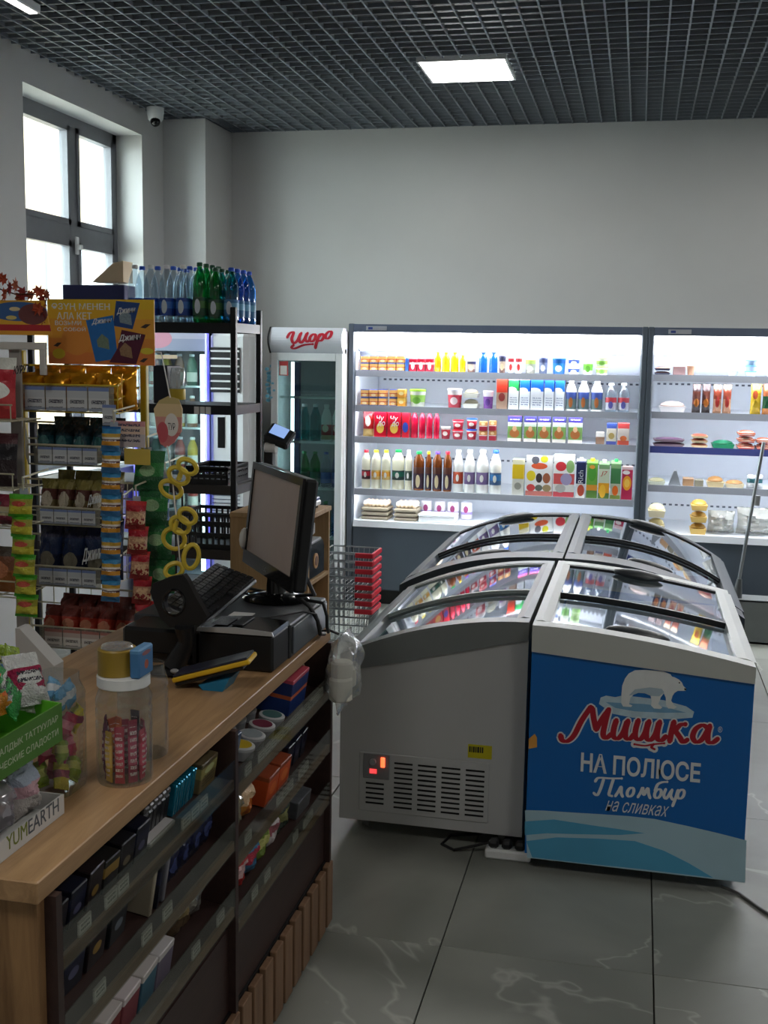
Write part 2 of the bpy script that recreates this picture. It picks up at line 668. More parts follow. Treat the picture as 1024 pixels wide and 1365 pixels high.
# outside: pale rendered house and ground across the yard
hs = thing('house', 'pale cream house seen through the window panes', 'building', (-9.0, 13.0, -1))
MB().box(-11, 11.6, -1, -8.4, 22, 5.35).build('house_wall', mat('cream_render', (140, 124, 102), 0.9), hs)
MB().box(-11.3, 11.4, 5.35, -8.1, 22.2, 5.75).build('eaves', mat('eaves_grey', (92, 90, 88), 0.8), hs)
for k in range(3):
    w_ = MB().box(-8.41, 12.6 + 2.4 * k, 1.6, -8.36, 13.7 + 2.4 * k, 3.2).build('house_window', mat('house_window_dark', (120, 122, 126), 0.3), hs)
struct(MB().box(-30, -12, -1.2, X0 - WD, 40, -1.0), 'ground_outside', mat('yard_ground', (150, 145, 135), 0.95))

# ceiling: dark slab and the open cell grid below it
ceil = struct(MB().box(X0 - .4, Y0 - .3, ZC + .25, X1 + .3, YB + .3, ZC + .4), 'ceiling', mat('ceiling_void_black', (16, 19, 24), 0.95))
grid_m = mat('grid_bar_graphite', (128, 136, 144), 0.45, 0.1, var=0.05)
PXL, PYL = -1.04, 6.64          # lit panel in view
lamps = [(PXL, PYL), (PXL + 2.4, PYL), (PXL + 2.4, PYL - 3.0), (PXL, PYL - 6.0), (PXL + 2.4, PYL - 6.0)]  # only the first is in view; the unseen others are added for light
CELL = 0.1
bx_ = MB().box(-.0045, 0, 0, .0045, YB - 2.6, .022).mesh('grid_bar')
bx_.materials.append(grid_m)
by_ = MB().box(0, -.0045, .001, X1 - X0, .0045, .021).mesh('grid_cross_bar')
by_.materials.append(grid_m)
k = 0
while X0 + .04 + k * CELL < X1:
    o = bpy.data.objects.new('grid_bar', bx_)
    COL.objects.link(o)
    o.parent = ceil
    o.location = (X0 + .04 + k * CELL, 2.6, ZC)
    k += 1
k = 0
while 2.64 + k * CELL < YB:
    o = bpy.data.objects.new('grid_cross_bar', by_)
    COL.objects.link(o)
    o.parent = ceil
    o.location = (X0, 2.64 + k * CELL, ZC)
    k += 1
MB().box(X0, Y0, ZC + .01, X1, 2.6, ZC + .05).build('ceiling_infill', mat('ceiling_infill_dark', (40, 44, 50), 0.8), ceil)
lamp_names = ['lit square ceiling panel above the chest freezers', 'added square ceiling panel right of the visible one, beyond the view',
              'added square ceiling panel in the middle of the shop, beyond the view',
              'added unseen ceiling panel near the camera, counter side', 'added unseen ceiling panel near the camera, right side']
for (x, y), lb in zip(lamps, lamp_names):
    t = thing('ceiling_light', lb, 'ceiling light', (x, y, ZC - .012), 'square led ceiling panels')
    f_ = MB()
    for q in ((-.25, -.25, .25, -.238), (-.25, .238, .25, .25), (-.25, -.238, -.238, .238), (.238, -.238, .25, .238)):
        f_.box(x + q[0], y + q[1], ZC - .014, x + q[2], y + q[3], ZC + .012)
    f_.build('frame', white_plastic, t)
    MB().box(x - .238, y - .238, ZC - .010, x + .238, y + .238, ZC + .01).build('diffuser', emis('panel_light', (255, 252, 246), PANEL_POWER), t)
t = thing('linear_light', 'slim white linear light at the top left corner of the ceiling', 'ceiling light', (-2.885, 4.5, ZC - .05))
MB().box(-2.915, 4.0, ZC - .045, -2.855, 5.12, ZC - .002, .006).build('housing', white_plastic, t)
MB().box(-2.905, 4.02, ZC - .05, -2.865, 5.10, ZC - .044).build('diffuser', emis('linear_light_glow', (255, 252, 246), 1.6), t)

# dome security camera in the corner
t = thing('security_camera', 'white dome security camera on the ceiling near the window', 'camera', (-3.27, 7.35, ZC - .13))
MB().lathe([(.058, 0), (.058, -.03), (.05, -.075), (.036, -.09)], 20, (-3.27, 7.35, ZC)).build('housing', white_plastic, t, True)
MB().ell((-3.262, 7.33, ZC - .092), .034, .034, .036).build('lens_dome', gloss_black, t, True)

# ================================================================== CHILLER CASES along the back wall
YF = 7.35
SH_L = [1.59, 1.355, 1.145, .79, .575]
SH_R = [1.60, 1.365, 1.145, .895, .585]


def chiller(x0, x1, shelves, label, rail_special=None):
    t = thing('display_chiller', label, 'chiller', ((x0 + x1) / 2, YF + .35, 0), 'open display chillers along the back wall')
    yb = 8.12
    for x in (x0, x1 - .035):
        e = MB().box(x, YF, 0.02, x + .035, yb, 1.90, .004)
        e.build('end_panel', case_grey, t)
    for x in (x0 + .036, x1 - .041):
        MB().box(x, YF + .05, .56, x + .005, yb - .05, 1.72).build('inner_side', case_white, t)
    MB().box(x0 + .036, yb - .04, .5, x1 - .036, yb, 1.86).build('back_panel', case_white, t)
    MB().box(x0 + .036, YF + .02, 0.10, x1 - .036, yb - .04, .55, .006).build('base', case_grey, t)
    MB().box(x0 + .036, YF + .06, 0.0, x1 - .036, yb - .06, .10).build('plinth', black_plastic, t)
    MB().prism([(YF, 1.845), (YF, 1.897), (yb - .04, 1.897), (yb - .04, 1.875), (YF + .30, 1.86), (YF + .02, 1.845)], 'X', x0 + .036, x1 - .036).build('canopy', mat('canopy_blue_grey', (88, 98, 118), 0.4), t)
    c = at(0, 0, 'Y', YF)
    # lit header panel behind the canopy edge
    MB().prism([(YF + .022, 1.843), (YF + .14, 1.728), (YF + .15, 1.738), (YF + .03, 1.850)], 'X', x0 + .045, x1 - .045).build('light_panel', emis('chiller_light', (250, 252, 255), CASE_POWER), t)
    MB().box(x0 + .045, YF + .135, 1.718, x1 - .045, YF + .30, 1.728).build('air_grille', rail_grey, t)
    for i, z in enumerate(shelves):
        ydeep = yb - .05
        f0 = YF + .03 if i < 4 else YF + .005
        so = MB().box(x0 + .043, f0 + .012, z - .016, x1 - .043, ydeep, z).build('shelf', case_white, t)
        rm = rail_grey
        if rail_special and i in rail_special:
            rm = rail_special[i]
        MB().prism([(f0, z - .038), (f0 + .012, z + .004), (f0 + .016, z + .004), (f0 + .016, z - .038)], 'X', x0 + .043, x1 - .043).build('price_rail', rm if i < 4 else case_white, so)
        if i < 4:
            MB().box(x0 + .08, f0 + .02, z - .032, x1 - .08, f0 + .05, z - .018).build('led_strip', emis('shelf_led', (246, 250, 255), LED_POWER), so)
        sl = MB()
        n = int((x1 - x0) / .042)
        zz = z + (.16 if i < 4 else .1)
        for k in range(n):
            sl.box(x0 + .08 + k * .04, yb - .043, zz, x0 + .1 + k * .04, yb - .0395, zz + .012)
        sl.build('slot_row', mat('slot_shadow_grey', (96, 104, 118), 0.6), t)
    MB().box(x0 + .12, YF - .004, 1.857, x0 + .26, YF, 1.885, .001).build('brand_plate', mat('plate_silver', (180, 184, 190), 0.3, 0.5), t)
    MB().box(x0 + .135, YF - .006, 1.863, x0 + .165, YF - .004, 1.878).build('plate_mark', mat('plate_blue', (50, 70, 140), 0.4), t)
    return t


blue_rail = mat('price_rail_blue', (52, 66, 140), 0.4)
XM = .04
chiller(-1.905, XM, SH_L, 'left open display chiller packed with dairy and juice')
chiller(XM + .002, 1.98, SH_R, 'right open display chiller with chilled meats, cut off by the frame', {2: blue_rail})

# ---- product shapes; every one is built round its own base centre
_mesh_cache = {}


def shared(key, fn, m, smooth=False):
    k = (key, m.name)
    if k not in _mesh_cache:
        me = fn().mesh(key[0], Vector((0, 0, 0)), smooth)
        me.materials.append(m)
        _mesh_cache[k] = me
    return _mesh_cache[k]


def put(name, me, parent=None, loc=(0, 0, 0), rot=None):
    o = bpy.data.objects.new(name, me)
    COL.objects.link(o)
    o.parent = parent
    o.location = loc
    if rot:
        o.rotation_euler = rot
    return o


def r3(v):
    return round(v, 3)


def bag_mb(w, h, t, seed=0, seam=.06, nx=10, nz=13):
    """pillow bag standing upright: flat seams at both ends, full belly, wrinkled"""
    rnd = random.Random(seed)
    mb = MB()
    grid = []
    for side in (1, -1):
        g = []
        for j in range(nz + 1):
            v = j / nz
            row = []
            for i in range(nx + 1):
                u = i / nx
                ex = (1 - abs(2 * u - 1) ** 3)
                vz = min(1, max(0, (min(v, 1 - v) - seam) / .22))
                ez = math.sin(vz * PI / 2) ** .8 if vz > 0 else 0
                th = t / 2 * ex ** .6 * ez
                th += t * .2 * (rnd.random() - .5) + t * .07 * math.sin(7 * u + 9 * v + seed) if (0 < i < nx and vz > 0) else 0
                if vz == 0:
                    th = .0012 + t * .05 * math.sin(i * 2.1 + seed)
                    th = th if side > 0 else -th + .0024
                    row.append(Vector(((u - .5) * w, -th * 1.0 if side > 0 else th * -1.0 * -1, v * h)))
                    continue
                pinch = 1 - .06 * math.sin(v * PI)
                row.append(Vector(((u - .5) * w * pinch, -side * max(th, .0015), v * h)))
            g.append(row)
        grid.append(g)
    for g in grid:
        vs = [p for row in g for p in row]
        fs = [(j * (nx + 1) + i, j * (nx + 1) + i + 1, (j + 1) * (nx + 1) + i + 1, (j + 1) * (nx + 1) + i) for j in range(nz) for i in range(nx)]
        mb.add(vs, fs)
    # close the sides
    n1 = (nx + 1) * (nz + 1)
    for j in range(nz):
        for i in (0, nx):
            a, b = j * (nx + 1) + i, (j + 1) * (nx + 1) + i
            mb.f.append((a, b, n1 + b, n1 + a))
    for i in range(nx):
        for j in (0, nz):
            a, b = j * (nx + 1) + i, j * (nx + 1) + i + 1
            mb.f.append((a, b, n1 + b, n1 + a))
    return mb


def bottle_prof(r, h, kind='soda'):
    if kind == 'milk':
        return [(r * .9, 0), (r, h * .02), (r, h * .62), (r * .96, h * .68), (r * .62, h * .83), (r * .42, h * .89), (r * .42, h * .93)]
    if kind == 'jug':
        return [(r * .9, 0), (r, h * .03), (r, h * .74), (r * .9, h * .80), (r * .5, h * .9), (r * .46, h * .94)]
    return [(r * .72, 0), (r * .96, h * .03), (r, h * .07), (r, h * .30), (r * .93, h * .36), (r * .93, h * .40), (r, h * .45), (r, h * .62),
            (r * .86, h * .74), (r * .5, h * .87), (r * .34, h * .91), (r * .34, h * .945)]


def p_bottle(w, h, body, cap, lab=None, kind='soda', cat='bottle', z0=.12, z1=.42, name='bottle'):
    r = w / 2
    t = thing(name, '', cat)
    put('bottle_body', shared(('bottle_body', kind, r3(r), r3(h)), lambda: MB().lathe(bottle_prof(r, h, kind), 14), body, True), t)
    cr = r * (.42 if kind == 'soda' else .52)
    hb = {'soda': .935, 'milk': .92, 'jug': .93}[kind]
    put('cap', shared(('cap', kind, r3(r), r3(h)), lambda: MB().lathe([(cr, h * hb), (cr, h * .985), (cr * .8, h)], 12), cap, True), t)
    if lab:
        put('label_band', shared(('label_band', kind, r3(r), r3(h), z0, z1), lambda: MB().lathe([(r * 1.012, h * z0), (r * 1.02, h * (z0 + .01)), (r * 1.02, h * (z1 - .01)), (r * 1.012, h * z1)], 14), lab, True), t)
    return t


def p_box(w, h, d, m, cat='box', name='box', cap=None):
    if cap is None:
        o = put(name, shared((name, r3(w), r3(h), r3(d)), lambda: MB().box(-w / 2, 0, 0, w / 2, d, h, .0025), m))
        return tag(o, '', cat)
    t = thing(name, '', cat)
    put('carton_body', shared(('carton_body', r3(w), r3(h), r3(d)), lambda: MB().prism([(0, 0), (d, 0), (d, h * .88), (d * .55, h * .955), (d * .45, h * .955), (0, h * .88)], 'X', -w / 2, w / 2), m), t)
    put('screw_cap', shared(('screw_cap', r3(w), r3(h)), lambda: MB().lathe([(w * .2, 0), (w * .2, h * .06), (w * .16, h * .075)], 12, (0, d * .42, h * .925)), cap, True), t)
    return t


def p_cup(w, h, m, lid, cat='cup', name='tub', flare=.8):
    r = w / 2
    t = thing(name, '', cat)
    put('tub_body', shared(('tub_body', r3(r), r3(h), flare), lambda: MB().lathe([(r * flare, 0), (r * (flare + .02), h * .02), (r * .96, h * .9)], 16), m, True), t)
    put('lid', shared(('lid', r3(r), r3(h)), lambda: MB().lathe([(r, h * .88), (r, h * .97), (r * .9, h)], 16), lid, True), t)
    return t


def p_bag(w, h, t_, m, seed=0, cat='bag', name='bag'):
    o = put(name, shared((name, r3(w), r3(h), r3(t_), seed % 4), lambda: bag_mb(w, h, t_, seed % 4), m, True))
    return tag(o, '', cat)


def p_tray(w, h, d, m, cat='tray', name='food_tray', top=None):
    """shallow tray with a domed filling under film"""
    t = thing(name, '', cat)
    put('tray_base', shared(('tray_base', r3(w), r3(h), r3(d)), lambda: MB().prism([(-w * .42, 0), (w * .42, 0), (w * .5, h * .45), (-w * .5, h * .45)], 'Y', 0, d), m), t)
    put('filling', shared(('filling', r3(w), r3(h), r3(d)), lambda: MB().ell((0, d / 2, h * .52), w * .46, d * .44, h * .36, 14, 6), top or m, True), t)
    return t


COUNT = {}


def place(o, x, y, z, rz=0.0):
    o.location = (x, y, z + .0006)
    if rz:
        o.rotation_euler = (0, 0, rz)
    return o


def shelf_row(z, yb_px, items, where, ydef=7.43):
    """items: (maker, x0, x1, ytop, description[, stack]) in photo pixels; distance is the shelf's"""
    names = {}
    for it in items:
        names[it[4]] = names.get(it[4], 0) + (it[5] if len(it) > 5 else 1)
    seen = {}
    for it in items:
        mk, x0, x1, yt, desc = it[:5]
        n = it[5] if len(it) > 5 else 1
        xa, xb = at(x0, yb_px, 'Y', ydef).x, at(x1, yb_px, 'Y', ydef).x
        w = xb - xa - .003
        ht = at((x0 + x1) / 2, yt, 'Y', ydef).z - z
        ht = max(ht, .03) / n
        for k in range(n):
            o = mk(w, ht - .001)
            i = seen.get(desc, 0)
            seen[desc] = i + 1
            if names[desc] > 1:
                o['label'] = f'{ORD[i]} {desc} from left on {where}'
                o['group'] = f'{desc}s on {where}'
            else:
                o['label'] = f'{desc} on {where}'
            jit = random.uniform(0, .012)
            off = w / 2 if o.name.split('.')[0] in ('bottle', 'tub') else (.03 if o.name.split('.')[0] == 'bag' else 0)
            place(o, (xa + xb) / 2, ydef + off + jit, z + k * ht)


def mcol(c, rough=.4):
    return mat('pack_%d_%d_%d' % c, c, rough, var=.06)


cheese = prt('print_cheese', [(0, (70, 90, 170)), (.1, (238, 170, 90)), (.45, (200, 70, 60)), (.55, (246, 190, 110)), (.9, (60, 80, 160))], (.5, .3, .3, .16, (250, 225, 170)))
redwhite = prt('print_redwhite', [(0, (205, 30, 60)), (.55, (235, 235, 235)), (.7, (205, 30, 60))], (.5, .45, .25, .3, (250, 235, 235)))
juice_y = mat('orange_juice', (245, 190, 20), 0.25, var=.1)
milk_w = mat('milk_white', (240, 240, 236), 0.3, var=.02)
cream_m = mat('kefir_cream', (240, 238, 214), 0.3, var=.02)
tea_m = mat('dark_syrup', (120, 62, 24), 0.15, var=.3)
cap_b, cap_r, cap_g, cap_y, cap_w, cap_v = [mcol(c) for c in ((30, 90, 210), (215, 20, 50), (40, 160, 90), (235, 215, 40), (240, 240, 240), (110, 70, 180))]
B = lambda m, d=.07, cat='box', name='box', cap=None: (lambda w, h: p_box(w, h, d, m, cat, name, cap))
C = lambda m, lid, fl=.8: (lambda w, h: p_cup(w, h, m, lid, 'tub', 'tub', fl))
BT = lambda body, cap, lab=None, kind='soda', z0=.12, z1=.42: (lambda w, h: p_bottle(w, h, body, cap, lab, kind, 'bottle', z0, z1))
P = lambda m, t=.05, seed=0: (lambda w, h: p_bag(w, h, t, m, seed, 'pouch', 'bag'))
T = lambda m, top, d=.16: (lambda w, h: p_tray(w, h, d, m, 'tray', 'food_tray', top))

# --- left chiller, top shelf
L1 = 'top shelf of left chiller'
cups = [prt('print_cup_%d' % i, [(0, a), (.3, b), (.75, c)], (.5, .4, .25, .22, d)) for i, (a, b, c, d) in enumerate([
    ((120, 90, 80), (190, 170, 150), (60, 60, 90), (230, 200, 160)), ((235, 235, 240), (235, 235, 240), (200, 60, 70), (210, 60, 60)),
    ((150, 150, 140), (180, 190, 170), (190, 220, 120), (230, 240, 210)), ((90, 100, 130), (120, 130, 160), (70, 80, 120), (200, 205, 220)),
    ((40, 110, 190), (40, 130, 200), (30, 100, 180), (220, 235, 245)), ((240, 244, 250), (60, 90, 180), (240, 244, 250), (240, 244, 250)),
    ((235, 240, 230), (120, 190, 70), (235, 240, 230), (90, 160, 50)), ((200, 205, 190), (150, 200, 90), (225, 230, 220), (110, 170, 60)),
    ((170, 40, 60), (200, 60, 80), (240, 230, 230), (240, 220, 220)), ((120, 70, 150), (140, 90, 170), (240, 235, 245), (90, 50, 130))])]
shelf_row(SH_L[0], 493, [(B(cheese), 480 + 12 * k, 491 + 12 * k, 474, 'blue and orange cheese box', 2) for k in range(5)] +
          [(B(mcol((60, 110, 200))), 540, 544, 477, 'slim blue box')] +
          [(B(redwhite, .06), 545 + 11 * k, 555 + 11 * k, 478, 'red and white yogurt pack') for k in range(3)] +
          [(BT(juice_y, cap_y, None, 'milk'), a, b, t, 'yellow juice bottle') for a, b, t in ((578, 587, 469), (588, 599, 469), (599.5, 610.5, 469), (611.5, 620, 473))] +
          [(C(cups[0], cap_w), 621, 634, 480, 'small brown dessert cup')] +
          [(BT(bottle_blue, cap_b, None, 'milk'), a, b, 469, 'clear water bottle with blue cap') for a, b in ((637, 649), (651, 663))] +
          [(C(cups[0], mcol((60, 60, 90))), 664, 674, 474, 'dark topped brown cup'), (C(cups[1], cap_w), 676, 685, 475, 'white and red cup'), (C(cups[1], cap_w), 686, 696, 475, 'white and red cup'),
           (C(cups[2], mcol((190, 225, 110))), 699, 714, 479, 'grey cup with lime lid'), (C(cups[3], mcol((90, 100, 140))), 717, 730, 476, 'slate blue cup'),
           (C(cups[4], mcol((40, 120, 200))), 735, 754, 477, 'wide blue tub'), (C(cups[5], cap_w), 756, 773, 476, 'blue and white stacked tub', 2),
           (C(cups[6], cap_w), 776, 791, 478, 'green and white cup'), (C(cups[7], mcol((170, 215, 110))), 793, 811, 477, 'lime stacked tub', 2)], L1)
# --- second shelf
L2 = 'second shelf of left chiller'
milk_g = prt('print_milk_green', [(0, (238, 242, 246)), (.6, (40, 160, 80)), (.93, (238, 242, 246))], (.3, .62, .5, .1, (238, 242, 246)), lines=(.1, .4, (140, 150, 170), 14))
milk_b = prt('print_milk_blue', [(0, (238, 242, 248)), (.58, (24, 100, 215)), (.94, (240, 244, 250))], (.3, .6, .5, .1, (238, 242, 248)), lines=(.1, .4, (140, 150, 180), 14))
carton_r = prt('print_red_brown', [(0, (180, 150, 130)), (.55, (205, 60, 40))], (.5, .4, .3, .14, (150, 60, 60)))
lab_gr = prt('print_label_green', [(0, (90, 110, 110)), (.6, (60, 80, 150))], (.5, .4, .18, .3, (170, 100, 50)))
lab_rd = prt('print_label_red', [(0, (190, 190, 200)), (.6, (180, 60, 70))], (.5, .4, .2, .3, (90, 90, 160)))
shelf_row(SH_L[1], 541, [(B(cheese), a, b, 519, 'blue and orange cheese box', 2) for a, b in ((480, 491), (492, 503), (503.5, 514.5), (518, 528))] +
          [(B(prt('print_cheese_gold', [(0, (230, 160, 60)), (.5, (246, 200, 90))], (.5, .5, .3, .2, (250, 230, 170)))), 529, 540, 519, 'golden cheese box', 2),
           (C(cups[7], mcol((150, 205, 60))), 543, 566, 519, 'white tub with lime green lid'),
           (C(cups[8], mcol((225, 225, 232))), 594, 615, 518, 'red berry tub with white lid'),
           (T(mcol((225, 225, 215)), mcol((170, 165, 140)), .12), 616, 637, 517, 'white covered food tray', 2),
           (C(cups[9], mcol((235, 230, 240))), 642, 657, 521, 'purple dessert cup'),
           (B(carton_r), 661, 676, 505, 'red and brown carton'),
           (B(milk_g, .07, 'carton', 'milk_carton'), 677, 691, 504, 'white milk carton with green top')] +
          [(B(milk_b, .07, 'carton', 'milk_carton'), a, b, 504, 'white milk carton with blue top') for a, b in ((692, 706), (707, 724), (725, 738), (739, 752))] +
          [(BT(milk_w, cap_w, lab_gr, 'milk', .06, .6), a, b, 506, 'white milk bottle with green label') for a, b in ((753, 768), (769.5, 785), (787, 803))] +
          [(BT(bottle_clear, cap_w, lab_rd, 'milk', .08, .5), a, b, 511, 'slim clear bottle with red label') for a, b in ((806, 822), (823, 839))], L2)
# --- third shelf
L3 = 'third shelf of left chiller'
red_bag = prt('print_red_pouch', [(0, (200, 20, 45))], [(.5, .35, .3, .2, (240, 200, 90))], rough=.25, bump=.15)
gold_bag = prt('print_gold_bag', [(0, (225, 195, 120)), (.3, (200, 40, 40)), (.8, (150, 30, 40))], (.5, .6, .25, .2, (240, 235, 220)), rough=.3)
cereal = prt('print_cereal', [(0, (225, 220, 210)), (.12, (120, 160, 90)), (.55, (200, 215, 200)), (.66, (235, 238, 240)), (.7, (60, 60, 130)), (.93, (190, 60, 100))],
             [(.5, .3, .35, .16, (180, 110, 60)), (.5, .47, .16, .1, (225, 180, 140)), (.5, .8, .38, .1, (60, 50, 140))], lines=(.76, .84, (235, 235, 245), 14))
yog = prt('print_yogurt_red', [(0, (150, 30, 50)), (.4, (190, 40, 60)), (.85, (240, 230, 225))], (.5, .5, .25, .2, (235, 225, 215)))
smallbox = prt('print_smallbox', [(0, (160, 40, 60)), (.48, (235, 235, 235)), (.54, (210, 150, 90))], (.5, .75, .25, .15, (250, 220, 170)))
redcap = BT(mat('red_drink', (200, 20, 60), .25, var=.1), cap_r, None, 'jug')
shelf_row(SH_L[2], 584, [(P(gold_bag, .05, 1), 482, 497, 548, 'gold and red tea pouch'), (B(red_bag), 498, 515, 548, 'red milkshake carton'), (B(red_bag), 516, 534, 548, 'red milkshake carton'),
                         (B(prt('print_red_blue', [(0, (200, 20, 45))], (.5, .4, .4, .2, (50, 80, 180)))), 535, 545, 549, 'red carton with blue fruit'),
                         (redcap, 546, 556, 549, 'red drinking yogurt bottle'), (redcap, 557, 566, 549, 'red drinking yogurt bottle'), (redcap, 567, 576, 549, 'red drinking yogurt bottle'), (redcap, 577, 585, 550, 'red drinking yogurt bottle'),
                         (C(yog, cap_w, .75), 586, 600, 569, 'low red yogurt cup'), (C(yog, cap_r, .75), 601, 617, 560, 'stacked red yogurt cup', 2), (C(yog, cap_b, .75), 620, 635, 558, 'blue topped yogurt cup', 2),
                         (B(smallbox, .05), 638, 649, 562, 'small red and orange box', 2), (B(smallbox, .05), 651, 661, 561, 'small red and orange box', 2)] +
          [(B(cereal, .06), a, b, 552, 'baby cereal box') for a, b in ((676, 695), (698, 715), (716, 734), (736, 754), (757, 776))] +
          [(B(prt('print_sm_cereal', [(0, (140, 110, 90)), (.6, (225, 220, 215))]), .05), 794, 806, 576, 'short brown box'),
           (B(prt('print_blue_cereal', [(0, (60, 70, 140)), (.15, (200, 195, 180)), (.75, (60, 80, 150))], (.5, .4, .3, .15, (170, 150, 90))), .05), 808, 822, 564, 'cereal box with blue edge'),
           (B(prt('print_red_cereal', [(0, (190, 80, 60)), (.2, (205, 195, 185)), (.75, (190, 70, 70))], (.5, .3, .3, .12, (210, 110, 60))), .05), 823, 839, 564, 'cereal box with red edge')], L3)
# --- fourth shelf
L4 = 'fourth shelf of left chiller'
labs = [prt('print_band_%d' % i, [(0, a), (.35, b), (.85, a)], (.5, .5, .15, .3, (235, 235, 230))) for i, (a, b) in enumerate([
    ((70, 40, 50), (190, 40, 60)), ((220, 190, 120), (225, 160, 60)), ((60, 80, 80), (40, 120, 100)), ((90, 100, 90), (60, 80, 70)), ((200, 90, 60), (205, 80, 50)),
    ((120, 100, 150), (130, 110, 150)), ((60, 90, 130), (40, 110, 170))])]
rows4 = []
for a, b, cap, lab in ((480, 492, cap_r, 0), (493, 506, cap_y, 1), (507, 519, cap_y, 1), (520, 537, cap_g, 2), (538, 548, cap_w, 3)):
    rows4.append((BT(cream_m, cap, labs[lab], 'jug', .24, .48), a, b, 600, 'cream kefir bottle with coloured cap'))
for a, b, cap in ((549, 564, cap_g), (565, 574, cap_y), (575, 588, cap_v), (589, 601, cap_r)):
    rows4.append((BT(tea_m, cap, prt('print_tea', [(0, (60, 40, 60)), (.7, (90, 50, 40))], (.5, .35, .2, .3, (225, 210, 170))), 'jug', .05, .6), a, b, 602, 'dark brown syrup bottle'))
for a, b, l in ((602, 616, 4), (617, 632, 5), (633, 650, 5), (651, 667, 6)):
    rows4.append((BT(milk_w, cap_b if l == 6 else cap_w, labs[l], 'milk', .2, .48), a, b, 600, 'white bottle with printed band'))


def jbox(name, stops, blob, lines=None):
    return prt('print_juice_' + name, stops, blob, lines)


rows4 += [(B(jbox('yellow', [(0, (215, 215, 205)), (.45, (235, 200, 40)), (.85, (240, 235, 200))], (.5, .25, .3, .1, (160, 160, 150))), .07, 'carton', 'juice_carton', None), 682, 698, 612, 'yellow and white carton'),
          (B(jbox('faces', [(0, (200, 120, 110)), (.12, (240, 240, 240))], [(.2, .5, .17, .13, (240, 215, 50)), (.5, .45, .12, .12, (70, 60, 60)), (.78, .45, .14, .13, (170, 100, 70)), (.5, .75, .3, .08, (235, 100, 60)), (.68, .93, .14, .09, (235, 230, 60)), (.35, .9, .14, .1, (110, 110, 120)), (.2, .2, .16, .09, (220, 80, 80)), (.8, .2, .16, .09, (170, 150, 110)), (.5, .2, .14, .08, (110, 120, 110))]), .06, 'box', 'display_box'), 700, 736, 608, 'white display box with colourful round pictures'),
          (B(jbox('family', [(0, (200, 80, 90)), (.12, (225, 225, 220)), (.3, (215, 90, 90)), (.55, (240, 240, 238))], [(.35, .72, .26, .11, (225, 60, 70)), (.8, .72, .2, .15, (150, 190, 120)), (.62, .42, .28, .14, (170, 160, 200)), (.35, .2, .25, .1, (190, 190, 185))]), .06, 'box', 'display_box'), 737, 765, 606, 'white and red display box with a red circle'),
          (B(jbox('navy', [(0, (225, 225, 225)), (.05, (225, 225, 225)), (.36, (32, 40, 80)), (.95, (220, 222, 226))], (.55, .19, .38, .15, (190, 80, 60))), .07, 'carton', 'juice_carton', cap_w), 767, 780, 610, 'navy juice carton with a peach'),
          (B(jbox('green', [(0, (90, 130, 60)), (.2, (225, 150, 50)), (.35, (110, 170, 70))], [(.5, .65, .38, .2, (80, 160, 60)), (.5, .82, .25, .05, (230, 150, 60))]), .07, 'carton', 'juice_carton', cap_y), 781, 796, 611, 'green juice carton with yellow cap'),
          (B(jbox('jseven', [(0, (90, 120, 60)), (.15, (235, 165, 40)), (.42, (205, 215, 190)), (.8, (120, 160, 110))], (.4, .2, .3, .18, (245, 190, 60))), .07, 'carton', 'juice_carton', cap_w), 797, 812, 613, 'pale green juice carton with orange fruit'),
          (B(jbox('leaf', [(0, (130, 150, 70)), (.1, (205, 205, 180)), (.4, (70, 130, 80)), (.8, (120, 160, 110))], (.5, .22, .3, .13, (235, 110, 30))), .07, 'carton', 'juice_carton', cap_g), 813, 827, 612, 'dark green juice carton with green cap'),
          (B(jbox('magenta', [(0, (185, 40, 80)), (.9, (220, 190, 190))], [(.5, .5, .4, .22, (245, 165, 40)), (.5, .5, .25, .13, (250, 205, 90)), (.4, .82, .34, .06, (235, 225, 225))]), .07, 'carton', 'juice_carton', None), 828, 843, 622, 'magenta carton with orange fruit')]
shelf_row(SH_L[3], 654, rows4, L4)


# lettering on the cartons that can be read in the photograph
def product(desc):
    for o in COL.objects:
        if o.parent is None and o.get('label', '').find(desc) >= 0:
            return o


def carton_text(desc, body, z, w, h, m, vertical=False, shear=0.0, x=0.0, y=-.001):
    o = product(desc)
    if o is None:
        return
    L_ = o.location
    if vertical:
        text_obj(body, 'lettering', m, o, L_ + Vector((x + h / 2, y, z)), (0, 0, 1), (-1, 0, 0), w, h)
    else:
        text_obj(body, 'lettering', m, o, L_ + Vector((x - w / 2, y, z)), (1, 0, 0), (0, 0, 1), w, h, shear)


carton_text('navy juice carton', 'Rich', .095, .085, .032, white_print, True)
carton_text('pale green juice carton', 'J7', .145, .045, .035, mcol((190, 40, 40)), shear=.2)
for nm in ('first', 'second'):
    carton_text(nm + ' red milkshake carton', 'Чу', .105, .05, .04, white_print, shear=.15)
    carton_text(nm + ' red milkshake carton', 'до', .07, .05, .035, white_print, shear=.15, x=.008)

